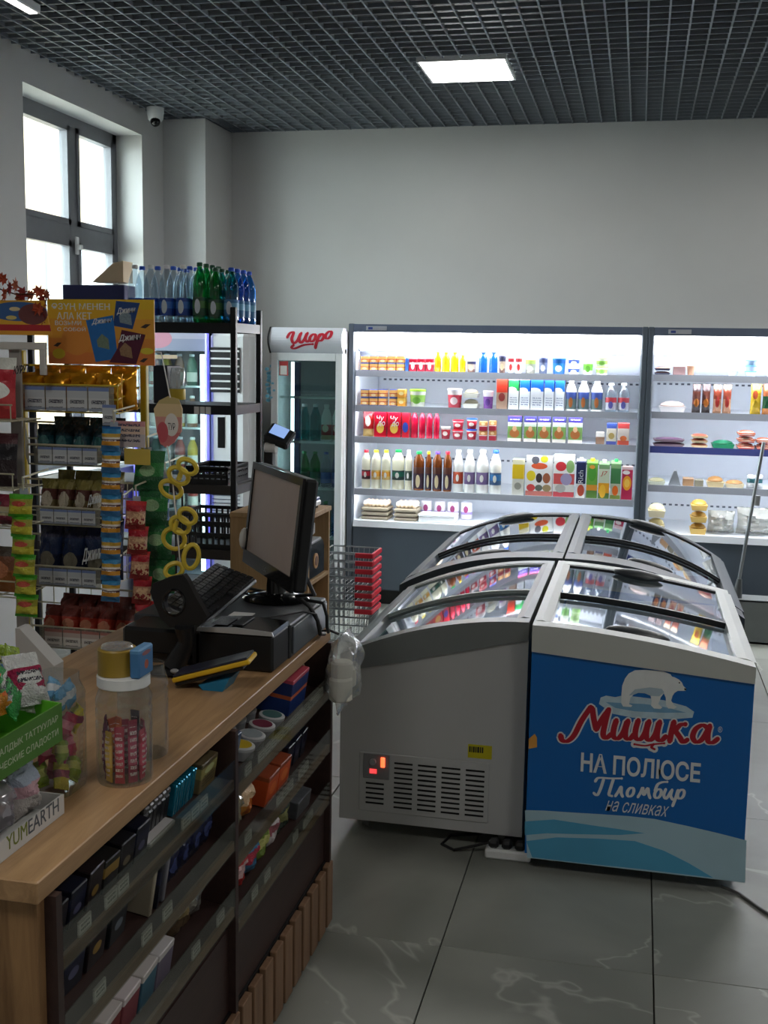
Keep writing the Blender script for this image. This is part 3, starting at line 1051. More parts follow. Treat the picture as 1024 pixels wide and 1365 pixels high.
# --- bottom well: egg trays, wrapped rolls, white box
LB = 'bottom shelf of left chiller'
eggm = mat('egg_shell', (236, 214, 190), .5, var=.08)
eggtray = mat('egg_tray_pulp', (150, 140, 120), .9, bump=.2)
for q, (xp, n, ky) in enumerate(((500, 6, 0), (541, 5, 1))):
    p = at(xp, 690, 'Y', 7.46)
    t = thing('egg_tray', ('grey pulp tray of pale eggs at the left end' if q == 0 else 'second grey egg tray beside the wrapped rolls') + ' of ' + LB, 'egg tray', (p.x, 7.55, SH_L[4] + .0006), 'egg trays')
    w = .028 * n + .02
    b_ = MB()
    for k in range(3):
        b_.box(p.x - w / 2, 7.44, SH_L[4] + .001 + k * .03, p.x + w / 2, 7.62, SH_L[4] + .024 + k * .03, .006)
    b_.build('tray', eggtray, t)
    em = MB().ell((0, 0, 0), .017, .017, .022, 10, 6).mesh('egg', smooth=True)
    em.materials.append(eggm)
    for i in range(n):
        for j in range(3):
            put('egg', em, t, (-(n - 1) * .014 + i * .028, -.075 + j * .05, .108))
rollm = prt('print_roll', [(0, (225, 220, 232)), (.3, (160, 140, 200)), (.45, (235, 232, 238))], (.5, .6, .2, .2, (150, 60, 110)), rough=.3, bump=.2)
for k in range(5):
    p = at(548 + 18 * k, 676, 'Y', 7.6)
    mb = MB().lathe([(.03, 0), (.039, .006), (.041, .05), (.039, .115), (.03, .12)], 14, (p.x, 7.68, SH_L[4] + .0006))
    single(mb, 'wrapped_roll', rollm, f'{ORD[k]} white and purple wrapped roll from left on {LB}', 'roll', 'wrapped rolls in the chiller', True)
p0, p1 = at(559, 690, 'Y', 7.45), at(607, 690, 'Y', 7.45)
wb = thing('foam_box', 'white lidded foam box on ' + LB, 'box', ((p0.x + p1.x) / 2, 7.5, SH_L[4]))
MB().box(p0.x, 7.43, SH_L[4] + .0006, p1.x, 7.58, SH_L[4] + .04, .004).build('box_body', white_plastic, wb)
MB().box(p0.x - .004, 7.426, SH_L[4] + .041, p1.x + .004, 7.584, SH_L[4] + .058, .004).build('box_lid', white_plastic, wb)

# --- right chiller
R = ['top shelf of right chiller', 'second shelf of right chiller', 'third shelf of right chiller', 'fourth shelf of right chiller', 'bottom shelf of right chiller']
blackt, brownt, meat, teal_l = mcol((40, 42, 60)), mcol((150, 110, 100)), mat('sausage_meat', (190, 100, 80), .35, var=.3, scale=60), mcol((30, 160, 200))
ham = prt('print_ham', [(0, (190, 80, 70)), (.4, (235, 200, 180)), (.6, (215, 110, 80))], (.5, .6, .3, .2, (240, 220, 200)), rough=.25, bump=.2)
shelf_row(SH_R[0], 500, [(T(blackt, brownt, .12), 872, 894, 488, 'black food tray', 2), (B(mcol((150, 120, 120)), .1), 897, 914, 488, 'dusky brown box'),
                         (C(mcol((165, 125, 100)), mcol((170, 140, 120)), .7), 915, 927, 487, 'brown paper cup'), (C(mcol((150, 160, 180)), mcol((170, 180, 200)), .75), 970, 985, 494, 'low grey tub'),
                         (C(mcol((150, 165, 190)), teal_l, .75), 993, 1010, 480, 'turquoise lidded tub', 3), (C(mcol((180, 190, 210)), cap_w, .75), 1022, 1036, 492, 'pale tub')], R[0])
pouchb = prt('print_dark_pouch', [(0, (70, 60, 60)), (.3, (120, 70, 60)), (.75, (100, 80, 80))], (.5, .35, .3, .15, (215, 130, 60)), rough=.2, bump=.2)
pouchm = prt('print_meat_pouch', [(0, (200, 150, 120)), (.5, (170, 80, 60)), (.85, (215, 190, 160))], (.5, .4, .25, .2, (190, 60, 50)), rough=.2, bump=.2)
poucy = prt('print_yellow_pouch', [(0, (215, 180, 40)), (.6, (235, 205, 60))], (.4, .65, .25, .15, (190, 90, 50)), rough=.25, bump=.2)
poucg = prt('print_green_pouch', [(0, (205, 130, 60)), (.2, (40, 110, 70)), (.6, (190, 110, 70))], (.5, .1, .3, .1, (225, 150, 90)), rough=.25, bump=.2)
shelf_row(SH_R[1], 548, [(T(mcol((240, 236, 236)), mcol((240, 215, 205)), .14), 878, 915, 533, 'white tray of pale dumplings'),
                         (P(pouchb), 922, 934, 512, 'dark brown sauce pouch'), (P(pouchb), 935, 947, 512, 'dark brown sauce pouch'),
                         (P(pouchm), 950, 962, 513, 'red meat pouch'), (P(pouchm), 963, 975, 513, 'red meat pouch'),
                         (P(poucy), 1000, 1015, 512, 'yellow snack pouch'), (P(poucg), 1016, 1030, 512, 'green and orange snack pouch')], R[1])
shelf_row(SH_R[2], 597, [(T(mcol((130, 110, 120)), mcol((120, 90, 120)), .16), 870, 913, 583, 'long purple sliced meat pack', 2), (T(mcol((225, 200, 160)), meat, .14), 921, 944, 578, 'sliced sausage pack', 3),
                         (T(mcol((30, 130, 90)), mcol((20, 130, 90)), .16), 949, 980, 586, 'green wrapped cheese pack'), (T(ham, ham, .16), 983, 1007, 573, 'red ham pack', 3), (T(ham, ham, .16), 1008, 1030, 583, 'striped ham pack', 2)], R[2])
shelf_row(SH_R[3], 649, [(T(mcol((205, 210, 190)), mcol((200, 195, 150)), .16), 864, 887, 637, 'pale green pastry tray'),
                         (lambda w, h: tag(put('price_stand', shared(('price_stand', r3(w)), lambda: MB().prism([(-w / 2, 0), (w / 2, 0), (w * .1, h), (-w * .1, h)], 'Y', 0, .06), mcol((150, 156, 160)))), '', 'stand'), 891, 908, 628, 'grey tent shaped price stand'),
                         (B(mcol((190, 150, 110)), .1), 910, 925, 638, 'small tan box'), (B(mcol((150, 145, 125)), .1), 926, 938, 640, 'small olive box'),
                         (T(mcol((215, 195, 150)), mcol((180, 130, 70)), .14), 942, 966, 634, 'bag of golden pastries'), (T(mcol((220, 205, 170)), mcol((200, 150, 90)), .14), 967, 993, 640, 'low bag of biscuits'),
                         (P(prt('print_teal_bag', [(0, (210, 215, 215)), (.4, (60, 120, 130)), (.7, (215, 220, 222))], rough=.25, bump=.3)), 995, 1018, 633, 'teal and white bag')], R[3])
shelf_row(SH_R[4], 714, [(T(mcol((235, 225, 190)), mcol((240, 225, 170)), .16), 862, 886, 670, 'yellow cheese tray', 2), (T(mcol((225, 190, 110)), mcol((180, 140, 60)), .14), 919, 942, 665, 'golden cake tray', 3)], R[4])
bagw = clear('cloudy_plastic', (235, 235, 232), .08, .6, .2, .5, (215, 214, 205))
for k, (a, b, yt) in enumerate(((943, 980, 682), (982, 1040, 678))):
    xa, xb = at(a, 712, 'Y', 7.5).x, at(b, 712, 'Y', 7.5).x
    hh = at(a, yt, 'Y', 7.5).z - SH_R[4]
    mb = bag_mb(xb - xa, hh, .22, k + 3)
    mb.xf(Matrix.Translation(Vector(((xa + xb) / 2, 7.58, SH_R[4] + .001))))
    single(mb, 'plastic_bag', bagw, ('large' if k else 'smaller') + ' cloudy plastic bag of bread on ' + R[4], 'bag', None, True)

# ================================================================== CHEST FREEZERS
def freezer(label, xo, xi, y0, y1, zo, zi, lo, li, p, body_m, rim_m, bar_m, side_m=None, group=None, handles=True, rimw=.05, rimd=.055):
    """xo is the low outer side, xi the high inner side; the glass top arches between them"""
    t = thing('chest_freezer', label, 'freezer', ((xo + xi) / 2, (y0 + y1) / 2, 0), group)
    X = lambda u: xo + (xi - xo) * u
    Zt = lambda u: zo + (zi - zo) * (1 - (1 - u) ** p)
    Zl = lambda u: lo + (li - lo) * u
    N_ = 14
    us = [i / N_ for i in range(N_ + 1)]
    sg = 1 if xi > xo else -1
    zb = .062
    # body: four insulated walls and a liner floor
    for ya, yb2, nm in ((y0, y0 + .05, 'front_end_panel'), (y1 - .05, y1, 'rear_end_panel')):
        MB().prism([(X(0), zb), (X(1), zb), (X(1), Zl(1)), (X(0), Zl(0))], 'Y', ya, yb2).build(nm, body_m, t)
    for u0, u1, nm in ((0, .07, 'outer_side_panel'), (.93, 1, 'inner_side_panel')):
        MB().prism([(X(u0), zb), (X(u1), zb), (X(u1), Zl(u1)), (X(u0), Zl(u0))], 'Y', y0 + .05, y1 - .05).build(nm, side_m or body_m, t)
    MB().box(X(.07), y0 + .05, zb, X(.93), y1 - .05, .36).build('liner_floor', case_white, t)
    liner = MB()
    for a, b_, c, d in ((X(.07), y0 + .051, X(.075), y1 - .051), (X(.925), y0 + .051, X(.93), y1 - .051)):
        liner.box(a, b_, .36, c, d, lo)
    for a, b_ in ((y0 + .0505, y0 + .054), (y1 - .054, y1 - .0505)):
        liner.box(X(.075), a, .36, X(.925), b_, lo)
    liner.build('liner', case_white, t)
    # rim: arched bands at both ends, straight rails along the sides
    for ya, yb2 in ((y0 - .012, y0 + rimd), (y1 - .055, y1 + .012)):
        pts = [(X(u), Zl(u)) for u in us] + [(X(u), Zt(u)) for u in reversed(us)]
        mb = MB()
        n = len(us)
        for i in range(N_):
            q = [(X(us[i]), Zl(us[i])), (X(us[i + 1]), Zl(us[i + 1])), (X(us[i + 1]), Zt(us[i + 1])), (X(us[i]), Zt(us[i]))]
            mb.prism(q, 'Y', ya, yb2)
        mb.build('end_rim', rim_m, t)
    for ua, ub in ((-.012, .075), (.925, 1.0)):
        q = [(X(ua), Zl(max(0, ua)) + .0), (X(ub), Zl(ub)), (X(ub), Zt(ub)), (X((ua + ub) / 2), Zt(max(0, (ua + ub) / 2)) + .003), (X(ua), Zt(max(0, ua)) - .004)]
        MB().prism(q, 'Y', y0 + rimd + .0005, y1 - .0555).build('side_rim', rim_m, t)
    # two sliding glass lids
    ym = (y0 + y1) / 2 - .05
    ul = [.075 + .85 * i / N_ for i in range(N_ + 1)]
    for nm, ya, yb2, dz in (('near', y0 + rimd + .001, ym + .03, -.022), ('far', ym, y1 - .056, -.008)):
        mb = MB()
        vs, fs = [], []
        for i, u in enumerate(ul):
            for yy in (ya, yb2):
                vs.append((X(u), yy, Zt(u) + dz))
        for i in range(N_):
            fs.append((2 * i, 2 * i + 1, 2 * i + 3, 2 * i + 2))
        mb.add(vs, fs)
        lid = mb.build('glass_lid', lid_glass, t, True)
        for yy in ((ya, ya + .016), (yb2 - .016, yb2)):
            bb = MB()
            for i in range(N_):
                a, b_ = ul[i], ul[i + 1]
                bb.prism([(X(a), Zt(a) + dz - .005), (X(b_), Zt(b_) + dz - .005), (X(b_), Zt(b_) + dz + .006), (X(a), Zt(a) + dz + .006)], 'Y', yy[0], yy[1])
            bb.build('lid_edge', bar_m, lid)
        if handles:
            yh = ya + .05 if nm == 'near' else yb2 - .05
            uh = .52
            hb = MB().ell((0, 0, 0), .105, .042, .02, 18, 8)
            sl = math.atan2(Zt(uh + .1) - Zt(uh - .1), X(uh + .1) - X(uh - .1))
            hb.xf(Matrix.Translation(Vector((X(uh), yh, Zt(uh) + dz + .012))) @ Matrix.Rotation(-sl, 4, 'Y'))
            hb.build('handle', mat('handle_dark_grey', (48, 52, 56), .4), lid, True)
    for a in (.12, .88):
        for yy in (y0 + .1, y1 - .1):
            cs = thing_part_caster(t, X(a), yy)
    return t, X, Zt


def thing_part_caster(t, x, y):
    w = MB()
    w.tube([(x - .012, y, .025), (x + .012, y, .025)], .025, 14)
    o = w.build('caster', mat('caster_grey', (120, 120, 118), .5), t, True)
    MB().prism([(y - .022, .03), (y + .022, .03), (y + .028, .0625), (y - .028, .0625)], 'X', x - .02, x + .02).build('caster_fork', steel, o)
    return o


freezer_white = mat('freezer_white_enamel', (186, 187, 186), .35, var=.02)
rim_grey = mat('freezer_rim_grey', (120, 124, 124), .4, var=.03)
rim_pale = mat('freezer_rim_pale', (196, 199, 194), .4, var=.03)
rim_dark = mat('freezer_rim_dark', (50, 57, 63), .45, var=.03)
blue_m = mat('freezer_blue_wrap', (8, 104, 184), .3, var=.05, scale=3)
bar_black = mat('lid_bar_black', (30, 32, 34), .4)
bar_grey = mat('lid_bar_grey', (130, 140, 138), .4)

YW, YBL, YK = 3.70, 3.58, 4.97
fw_, XW, ZW = freezer('white chest freezer with ventilation grille beside the checkout counter', -.972, -.322, YW, 4.86, .666, .822, .60, .762, 2.0, freezer_white, rim_grey, bar_grey, handles=False)
fb_, XBf, ZBf = freezer('blue ice cream freezer with a polar bear picture on its end', .395, -.300, YBL, 4.76, .757, .843, .703, .755, 1.7, blue_m, rim_pale, bar_black)
fk1, XK1, ZK1 = freezer('dark rimmed freezer behind the white one', -1.03, -.296, YK, 6.45, .655, .82, .58, .72, 2.6, mat('freezer_dark_panel', (66, 74, 82), .4), rim_dark, bar_black, rimd=.14, group='dark rimmed freezers in the back row')
fk2, XK2, ZK2 = freezer('dark rimmed freezer behind the blue one', .49, -.286, YK, 6.45, .60, .82, .53, .72, 2.4, mat('freezer_dark_panel', (66, 74, 82), .4), rim_dark, bar_black, rimd=.14, group='dark rimmed freezers in the back row')


# vent grille, controls and sticker on the white freezer's end
def yp(x, y, Y, d=0.0):
    p = at(x, y, 'Y', Y)
    return Vector((p.x, Y - d, p.z))


a, b = yp(478, 1090, YW), yp(652, 1017, YW)
xl, xr = yp(479, 1050, YW).x, yp(652, 1050, YW).x
zt_, zb_ = yp(479, 1001, YW).z, yp(479, 1079, YW).z
gp = MB().box(xl, YW - .004, zb_, xr, YW + .001, zt_, .002).build('vent_panel', freezer_white, fw_)
slot_w = (xr - xl) * .142
slot_me = MB().box(-slot_w / 2, 0, -.0032, slot_w / 2, .001, .0032).mesh('vent_slot')
slot_me.materials.append(mat('slot_black', (14, 14, 14), .8))
H_ = zt_ - zb_
for c in range(4):
    cx = xl + (xr - xl) * (.345 + .183 * c)
    for r in range(10):
        zz = zt_ - H_ * (.14 + .083 * r)
        o = put('vent_slot', slot_me, gp, (cx - fw_.location.x, YW - .0052 - fw_.location.y, zz))
for r in range(5):
    put('vent_slot', slot_me, gp, (xl + (xr - xl) * .125 - fw_.location.x, YW - .0052 - fw_.location.y, zt_ - H_ * (.52 + .083 * r)))
cx0, cx1 = yp(485, 1020, YW).x, yp(520, 1020, YW).x
cz0, cz1 = yp(500, 1037, YW).z, yp(500, 1004, YW).z
cp = MB().box(cx0, YW - .009, cz0, cx1, YW - .004, cz1, .002).build('control_panel', mat('control_grey', (130, 132, 134), .4), fw_)
kn = MB().tube([(cx0 + (cx1 - cx0) * .38, YW - .008, cz0 + (cz1 - cz0) * .7), (cx0 + (cx1 - cx0) * .38, YW - .02, cz0 + (cz1 - cz0) * .7)], .011, 14)
kn.build('thermostat_knob', mat('knob_grey', (160, 162, 165), .4), cp, True)
MB().box(cx0 + (cx1 - cx0) * .67, YW - .014, cz0 + (cz1 - cz0) * .5, cx0 + (cx1 - cx0) * .83, YW - .0088, cz0 + (cz1 - cz0) * .9, .002).build('power_switch', emis('switch_glow', (255, 80, 30), 1.2), cp)
MB().box(cx0 + (cx1 - cx0) * .25, YW - .011, cz0 + (cz1 - cz0) * .22, cx0 + (cx1 - cx0) * .52, YW - .0088, cz0 + (cz1 - cz0) * .4).build('digital_display', emis('display_red', (200, 20, 30), .7), cp)
sx0, sx1 = yp(624, 1000, YW).x, yp(656, 1000, YW).x
sz0, sz1 = yp(640, 1011, YW).z, yp(640, 993, YW).z
st = MB().box(sx0, YW - .0014, sz0, sx1, YW - .0002, sz1).build('yellow_sticker', mat('sticker_yellow', (196, 184, 20), .5), fw_, label='yellow sticker with dark print')
for k, (u, w) in enumerate(((.05, .06), (.14, .04), (.21, .07), (.31, .05), (.39, .08), (.5, .05), (.58, .06))):
    MB().box(sx0 + (sx1 - sx0) * u, YW - .0020, sz0 + (sz1 - sz0) * .42, sx0 + (sx1 - sx0) * (u + w), YW - .0014, sz0 + (sz1 - sz0) * .85).build('print_mark', black_plastic, st)

# printed wrap on the blue freezer's end: wave, bear on ice, lettering
snow = mat('print_snow', (172, 205, 220), .35, var=.12, scale=5)
lightblue = mat('print_light_blue', (84, 168, 208), .35, var=.18, scale=4)


def decal(name, pts, m, d, parent):
    mb = MB()
    vs = [yp(x, y, YBL, d) for x, y in pts]
    vs2 = [v + Vector((0, .0004, 0)) for v in vs]
    n = len(vs)
    mb.add(vs + vs2, [tuple(range(n)), tuple(range(n, 2 * n))] + [(i, (i + 1) % n, n + (i + 1) % n, n + i) for i in range(n)])
    return mb.build(name, m, parent)


def cr(pts):
    return [(690 + x / 3.066, 860 + y / 3.066) for x, y in pts]


decal('snow_field', cr([(30, 674), (110, 676), (200, 682), (330, 690), (450, 698), (560, 710), (700, 740), (820, 768), (936, 798), (930, 970), (40, 868)]), snow, .0008, fb_)
decal('ice_blue_patch', cr([(30, 720), (150, 712), (300, 735), (420, 752), (520, 768), (420, 775), (250, 772), (120, 768), (30, 776)]), lightblue, .0014, fb_)
decal('ice_blue_patch', cr([(36, 800), (160, 785), (330, 790), (480, 800), (600, 840), (700, 890), (800, 950), (700, 938), (500, 914), (300, 894), (60, 866)]), lightblue, .0014, fb_)
decal('ice_floe', cr([(333, 240), (340, 214), (362, 206), (400, 212), (430, 205), (500, 212), (600, 225), (690, 250), (722, 272), (715, 296), (640, 302), (560, 300), (470, 296), (390, 280)]), mat('print_ice', (190, 215, 228), .4, var=.25, scale=30), .0010, fb_)
decal('ice_shadow', cr([(360, 232), (430, 236), (520, 240), (600, 252), (690, 275), (600, 276), (480, 270), (400, 256)]), mat('print_ice_shade', (120, 170, 205), .4, var=.2, scale=30), .0016, fb_)
bear = [(424, 236), (425, 200), (428, 165), (440, 135), (455, 115), (480, 102), (520, 100), (560, 103), (595, 106), (625, 118), (632, 128), (642, 130), (660, 140), (672, 152), (678, 166), (691, 178),
        (686, 186), (668, 186), (655, 186), (642, 194), (634, 206), (628, 226), (640, 244), (652, 252), (640, 259), (616, 258), (607, 244), (606, 214), (598, 196), (586, 212), (576, 240), (592, 254),
        (584, 260), (558, 258), (546, 246), (548, 226), (544, 206), (520, 196), (494, 194), (474, 202), (462, 214), (456, 240), (470, 246), (464, 252), (432, 250)]
bo = decal('polar_bear_print', cr(bear), mat('print_bear_white', (232, 236, 236), .45, var=.06, scale=40), .0022, fb_)
decal('bear_shade', cr([(455, 205), (480, 180), (540, 172), (590, 178), (600, 192), (580, 208), (545, 206), (520, 196), (494, 194), (474, 202)]), mat('print_bear_shade', (176, 196, 208), .5), .0026, bo)
decal('bear_nose', cr([(682, 174), (691, 177), (689, 184), (682, 183)]), black_plastic, .0026, bo)
decal('bear_eye', cr([(659, 150), (665, 151), (664, 156), (659, 155)]), black_plastic, .0026, bo)


def end_text(body, name, x0, y0, x1, y1, m, d, shear, thick, parent):
    """x, y: text box in photo pixels; the lower left corner and the right side give the writing direction"""
    p = yp(x0, y1, YBL, d)
    q = yp(x1, y1, YBL, d)
    r = yp(x0, y0, YBL, d)
    w = abs(q.x - p.x)
    return text_obj(body, name, m, parent, p, (1, 0, 0), (0, 0, 1), w, abs(r.z - p.z), shear, thick, .0004)


def brush(name, strokes, tow, hw, m, parent, drop):
    """flat painted lettering: rounded ribbons along smoothed strokes; tow maps a stroke point to the surface"""
    mb = MB()
    for si, st in enumerate(strokes):
        dr_ = drop + si * .00005
        P_ = [Vector((p[0], p[1])) for p in st]
        Q = []
        for a in range(len(P_) - 1):
            p0, p1, p2, p3 = P_[max(a - 1, 0)], P_[a], P_[a + 1], P_[min(a + 2, len(P_) - 1)]
            for k in range(6):
                u = k / 6
                Q.append(.5 * ((2 * p1) + (p2 - p0) * u + (2 * p0 - 5 * p1 + 4 * p2 - p3) * u * u + (3 * p1 - p0 - 3 * p2 + p3) * u ** 3))
        Q.append(P_[-1])
        vs, fs = [], []
        for a, q in enumerate(Q):
            d = (Q[min(a + 1, len(Q) - 1)] - Q[max(a - 1, 0)])
            d = d.normalized() if d.length > 1e-6 else Vector((1, 0))
            # broad-nib pen: wide across upright strokes, thinner across level ones
            w = hw * (.55 + .45 * abs(d.y))
            nrm = Vector((-d.y, d.x)) * w
            vs += [tow(q + nrm, dr_ + a * .0000006), tow(q - nrm, dr_ + a * .0000006)]
        for a in range(len(Q) - 1):
            fs.append((2 * a, 2 * a + 1, 2 * a + 3, 2 * a + 2))
        mb.add(vs, fs)
        for q in (Q[0], Q[-1]):
            dr_ += .000008
            mb.add([tow(q + Vector((math.cos(k * PI / 5), math.sin(k * PI / 5))) * hw * .8, dr_ + .000022) for k in range(10)], [tuple(range(10))])
    return mb.build(name, m, parent)


def oval(cx, cy, a, b, t=.25, n=14):
    return [(cx + a * math.cos(2 * PI * k / n) + t * b * math.sin(2 * PI * k / n), cy - b * math.sin(2 * PI * k / n)) for k in range(n + 1)]


def blue_end(q, drop):
    return yp(690 + q.x / 3.066, 860 + q.y / 3.066, YBL, drop)


mishka = [[(176, 368), (184, 388), (206, 390), (232, 366), (262, 308), (300, 252)], [(306, 256), (312, 300), (322, 344)], [(322, 344), (346, 300), (374, 262)], [(372, 262), (360, 310), (350, 362), (362, 378), (384, 362)],
          [(404, 306), (394, 340), (392, 370), (410, 380), (432, 356), (448, 312)], [(452, 308), (442, 345), (442, 374), (458, 382), (476, 364)],
          [(494, 306), (484, 340), (482, 374), (500, 384), (520, 360), (534, 314)], [(538, 310), (528, 345), (528, 378), (544, 386), (564, 362), (578, 316)], [(582, 312), (572, 350), (572, 380), (588, 388), (606, 372)],
          [(640, 312), (630, 350), (622, 392)], [(686, 322), (664, 326), (642, 350), (634, 356)], [(646, 350), (664, 376), (676, 394), (694, 386)],
          [(778, 338), (756, 326), (728, 342), (716, 374), (730, 394), (752, 386), (772, 356), (784, 330)], [(786, 328), (778, 362), (780, 392), (798, 396), (818, 382)]]
swash = [[(478, 404), (520, 410), (556, 404), (600, 400)], [(556, 404), (548, 416), (560, 424)]]
brush('wordmark_outline', mishka + swash, blue_end, 19, white_print, fb_, .0012)
brush('wordmark', mishka, blue_end, 12, red_print, fb_, .0024)
brush('wordmark_flourish', swash, blue_end, 6, red_print, fb_, .0024)
plombir = [[(318, 556), (332, 542), (380, 544), (426, 544)], [(352, 548), (340, 585), (326, 612), (312, 604)], [(392, 548), (380, 585), (374, 610), (386, 616)],
           [(400, 616), (412, 598), (424, 578), (424, 604), (430, 618)], oval(462, 600, 13, 18), [(492, 620), (504, 600), (512, 582), (516, 612), (532, 584), (536, 606), (542, 624)],
           oval(574, 606, 13, 18), [(562, 596), (572, 570), (590, 560), (612, 558)], [(606, 588), (598, 612), (608, 626), (628, 596)], [(632, 590), (626, 614), (634, 630)], [(656, 592), (646, 625), (634, 656)], oval(668, 608, 13, 18)]
brush('lettering', plombir, blue_end, 6.5, white_print, fb_, .0012)
end_text('®', 'registered_mark', 957, 968, 963, 976, white_print, .0012, 0, 0, fb_)
end_text('НА ПОЛЮСЕ', 'lettering', 774, 1002, 934, 1028, white_print, .0036, 0, .028, fb_)
end_text('на сливках', 'lettering', 807, 1066, 892, 1080, white_print, .0036, .45, 0, fb_)
decal('corner_sticker', [(705, 985), (713, 978), (716, 983), (716, 996), (705, 998)], mat('sticker_orange', (226, 160, 70), .5), .0012, fb_)

# goods inside the freezers
ice_cols = [((200, 40, 50), (240, 220, 200)), ((40, 90, 180), (235, 240, 245)), ((235, 235, 235), (120, 80, 60)), ((230, 190, 60), (180, 60, 40)), ((60, 140, 90), (235, 240, 230)), ((150, 60, 120), (240, 225, 235)), ((235, 235, 240), (60, 110, 190))]
ice_names = ['red', 'blue', 'white and brown', 'yellow', 'green', 'plum', 'white and blue']
for fi, (Xf, y0, y1, zt, nm) in enumerate(((XW, YW, 4.86, .60, 'white freezer'), (XBf, YBL, 4.76, .62, 'blue freezer'), (XK1, YK, 6.45, .52, 'left dark freezer'), (XK2, YK, 6.45, .52, 'right dark freezer'))):
    rnd = random.Random(fi + 5)
    used = {}
    for r in range(5):
        for c in range(4):
            u = .17 + .22 * c
            yy = y0 + .13 + (y1 - y0 - .26) * r / 4
            ci = (r * 4 + c * 3 + fi) % len(ice_cols)
            hh = rnd.uniform(.10, .16)
            me = shared(('ice_cream_pack', ci, int(hh * 50)), lambda: bag_mb(.12, int(hh * 50) / 50 + .02, .05, ci), prt('print_ice_%d' % ci, [(0, ice_cols[ci][0]), (.35, ice_cols[ci][1]), (.6, ice_cols[ci][0])], (.5, .5, .3, .2, ice_cols[ci][1]), rough=.3), True)
            o = put('ice_cream_pack', me, None, (Xf(u), yy, .3606), (0, 0, rnd.uniform(-.4, .4)))
            tag(o, f'{ice_names[ci]} ice cream pack, row {ORD[r]}, {ORD[c]} from aisle, in {nm}', 'ice cream', 'ice cream packs inside ' + nm)

# power strip and cables under the front freezers
t = thing('power_strip', 'white power strip with black plugs on the floor between freezers', 'power strip', (-.365, 3.655, 0))
MB().box(-.44, 3.635, .0005, -.285, 3.69, .035, .006).build('strip_body', white_plastic, t)
for k in range(3):
    MB().box(-.43 + .045 * k, 3.643, .0345, -.395 + .045 * k, 3.683, .062, .008).build('plug', black_plastic, t)
mb = MB().tube([(-.43, 3.66, .05), (-.47, 3.67, .03), (-.55, 3.66, .008), (-.60, 3.70, .006), (-.58, 3.78, .006), (-.48, 3.82, .006), (-.42, 3.9, .006)], .005, 6)
single(mb, 'power_cable', black_plastic, 'black power cable curling on the floor under the white freezer', 'cable', None, True)
mb = MB().tube([(.335, 3.62, .006), (.39, 3.58, .006), (.44, 3.50, .006), (.50, 3.42, .006), (.58, 3.36, .006), (.75, 3.30, .006)], .005, 6)
single(mb, 'freezer_cable', mat('cable_grey', (90, 90, 88), .5), 'grey cable on the tiles right of the blue freezer', 'cable', None, True)

# ================================================================== long-handled dustpan by the right chiller
pL, pR = yp(955, 850, 7.0), yp(1030, 855, 7.0)
zt_ = yp(955, 797, 7.0).z
t = thing('lobby_dustpan', 'grey lobby dustpan with an orange strip and long metal handle', 'dustpan', ((pL.x + pR.x) / 2, 7.1, 0))
mb = MB()
mb.box(pL.x, 6.98, .001, pR.x, 6.992, zt_).box(pL.x, 6.98, .001, pL.x + .012, 7.22, zt_).box(pR.x - .012, 6.98, .001, pR.x, 7.22, zt_).box(pL.x, 6.98, .001, pR.x, 7.24, .012).box(pL.x, 6.98, zt_ - .012, pR.x, 7.14, zt_ + .004, .003)
mb.build('pan', mat('pan_grey', (112, 116, 116), .5), t)
MB().box(pL.x + .005, 6.975, zt_ - .03, pL.x + .11, 6.981, zt_ - .006).build('orange_strip', mat('strip_orange', (226, 96, 60), .5), t)
hx = yp(985, 780, 7.0).x
hx2 = yp(1019, 590, 7.0).x
MB().tube([(hx, 7.03, zt_ + .09), (hx + (hx2 - hx), 7.03, 1.22)], .011, 10).build('handle', steel, t, True)
MB().tube([(hx - .003, 7.03, zt_ + .004), (hx, 7.03, zt_ + .05), (hx + .005, 7.03, zt_ + .12)], [.03, .024, .015], 12).build('joint', mat('joint_grey', (80, 84, 86), .5), t, True)
zc = yp(1012, 668, 7.0).z
xc = yp(1010, 668, 7.0).x
MB().tube([(xc - .002, 7.03, zc - .03), (xc + .002, 7.03, zc + .03)], .018, 12).build('clamp', mat('clamp_grey', (150, 152, 154), .4), t, True)

# ================================================================== branded upright cooler
SF = 7.22
sx0, sx1 = at(361, 560, 'Y', SF).x, -1.912
sh = thing('glass_door_cooler', 'tall glass door cooler with white header sign beside left chiller', 'cooler', ((sx0 + sx1) / 2, SF + .3, 0))
z_h0, z_h1 = at(362, 470, 'Y', SF).z, at(362, 436, 'Y', SF).z
wh = mat('cooler_white', (214, 216, 218), .4, var=.02)
for nm, q in (('side_wall', (sx0, SF + .06, .06, sx0 + .03, 7.85, z_h0)), ('side_wall', (sx1 - .03, SF + .06, .06, sx1, 7.85, z_h0)),
              ('back_wall', (sx0 + .03, 7.82, .06, sx1 - .03, 7.85, z_h0)), ('top_wall', (sx0, SF + .06, z_h0 - .001, sx1, 7.85, z_h0 + .03)), ('base_box', (sx0, SF + .05, .02, sx1, 7.85, .22))):
    MB().box(*q).build(nm, wh if nm != 'back_wall' else mat('cooler_back_grey', (120, 130, 132), .5), sh)
dr = MB()
for q in ((sx0, .24, sx0 + .045, z_h0), (sx1 - .045, .24, sx1, z_h0), (sx0 + .045, .24, sx1 - .045, .30), (sx0 + .045, z_h0 - .05, sx1 - .045, z_h0)):
    dr.box(q[0], SF, q[1], q[2], SF + .05, q[3], .003)
do = dr.build('door_frame', wh, sh)
MB().box(sx0 + .045, SF + .02, .30, sx1 - .045, SF + .026, z_h0 - .05).build('door_glass', clear('cooler_glass', (196, 214, 212), .06, .6), do)
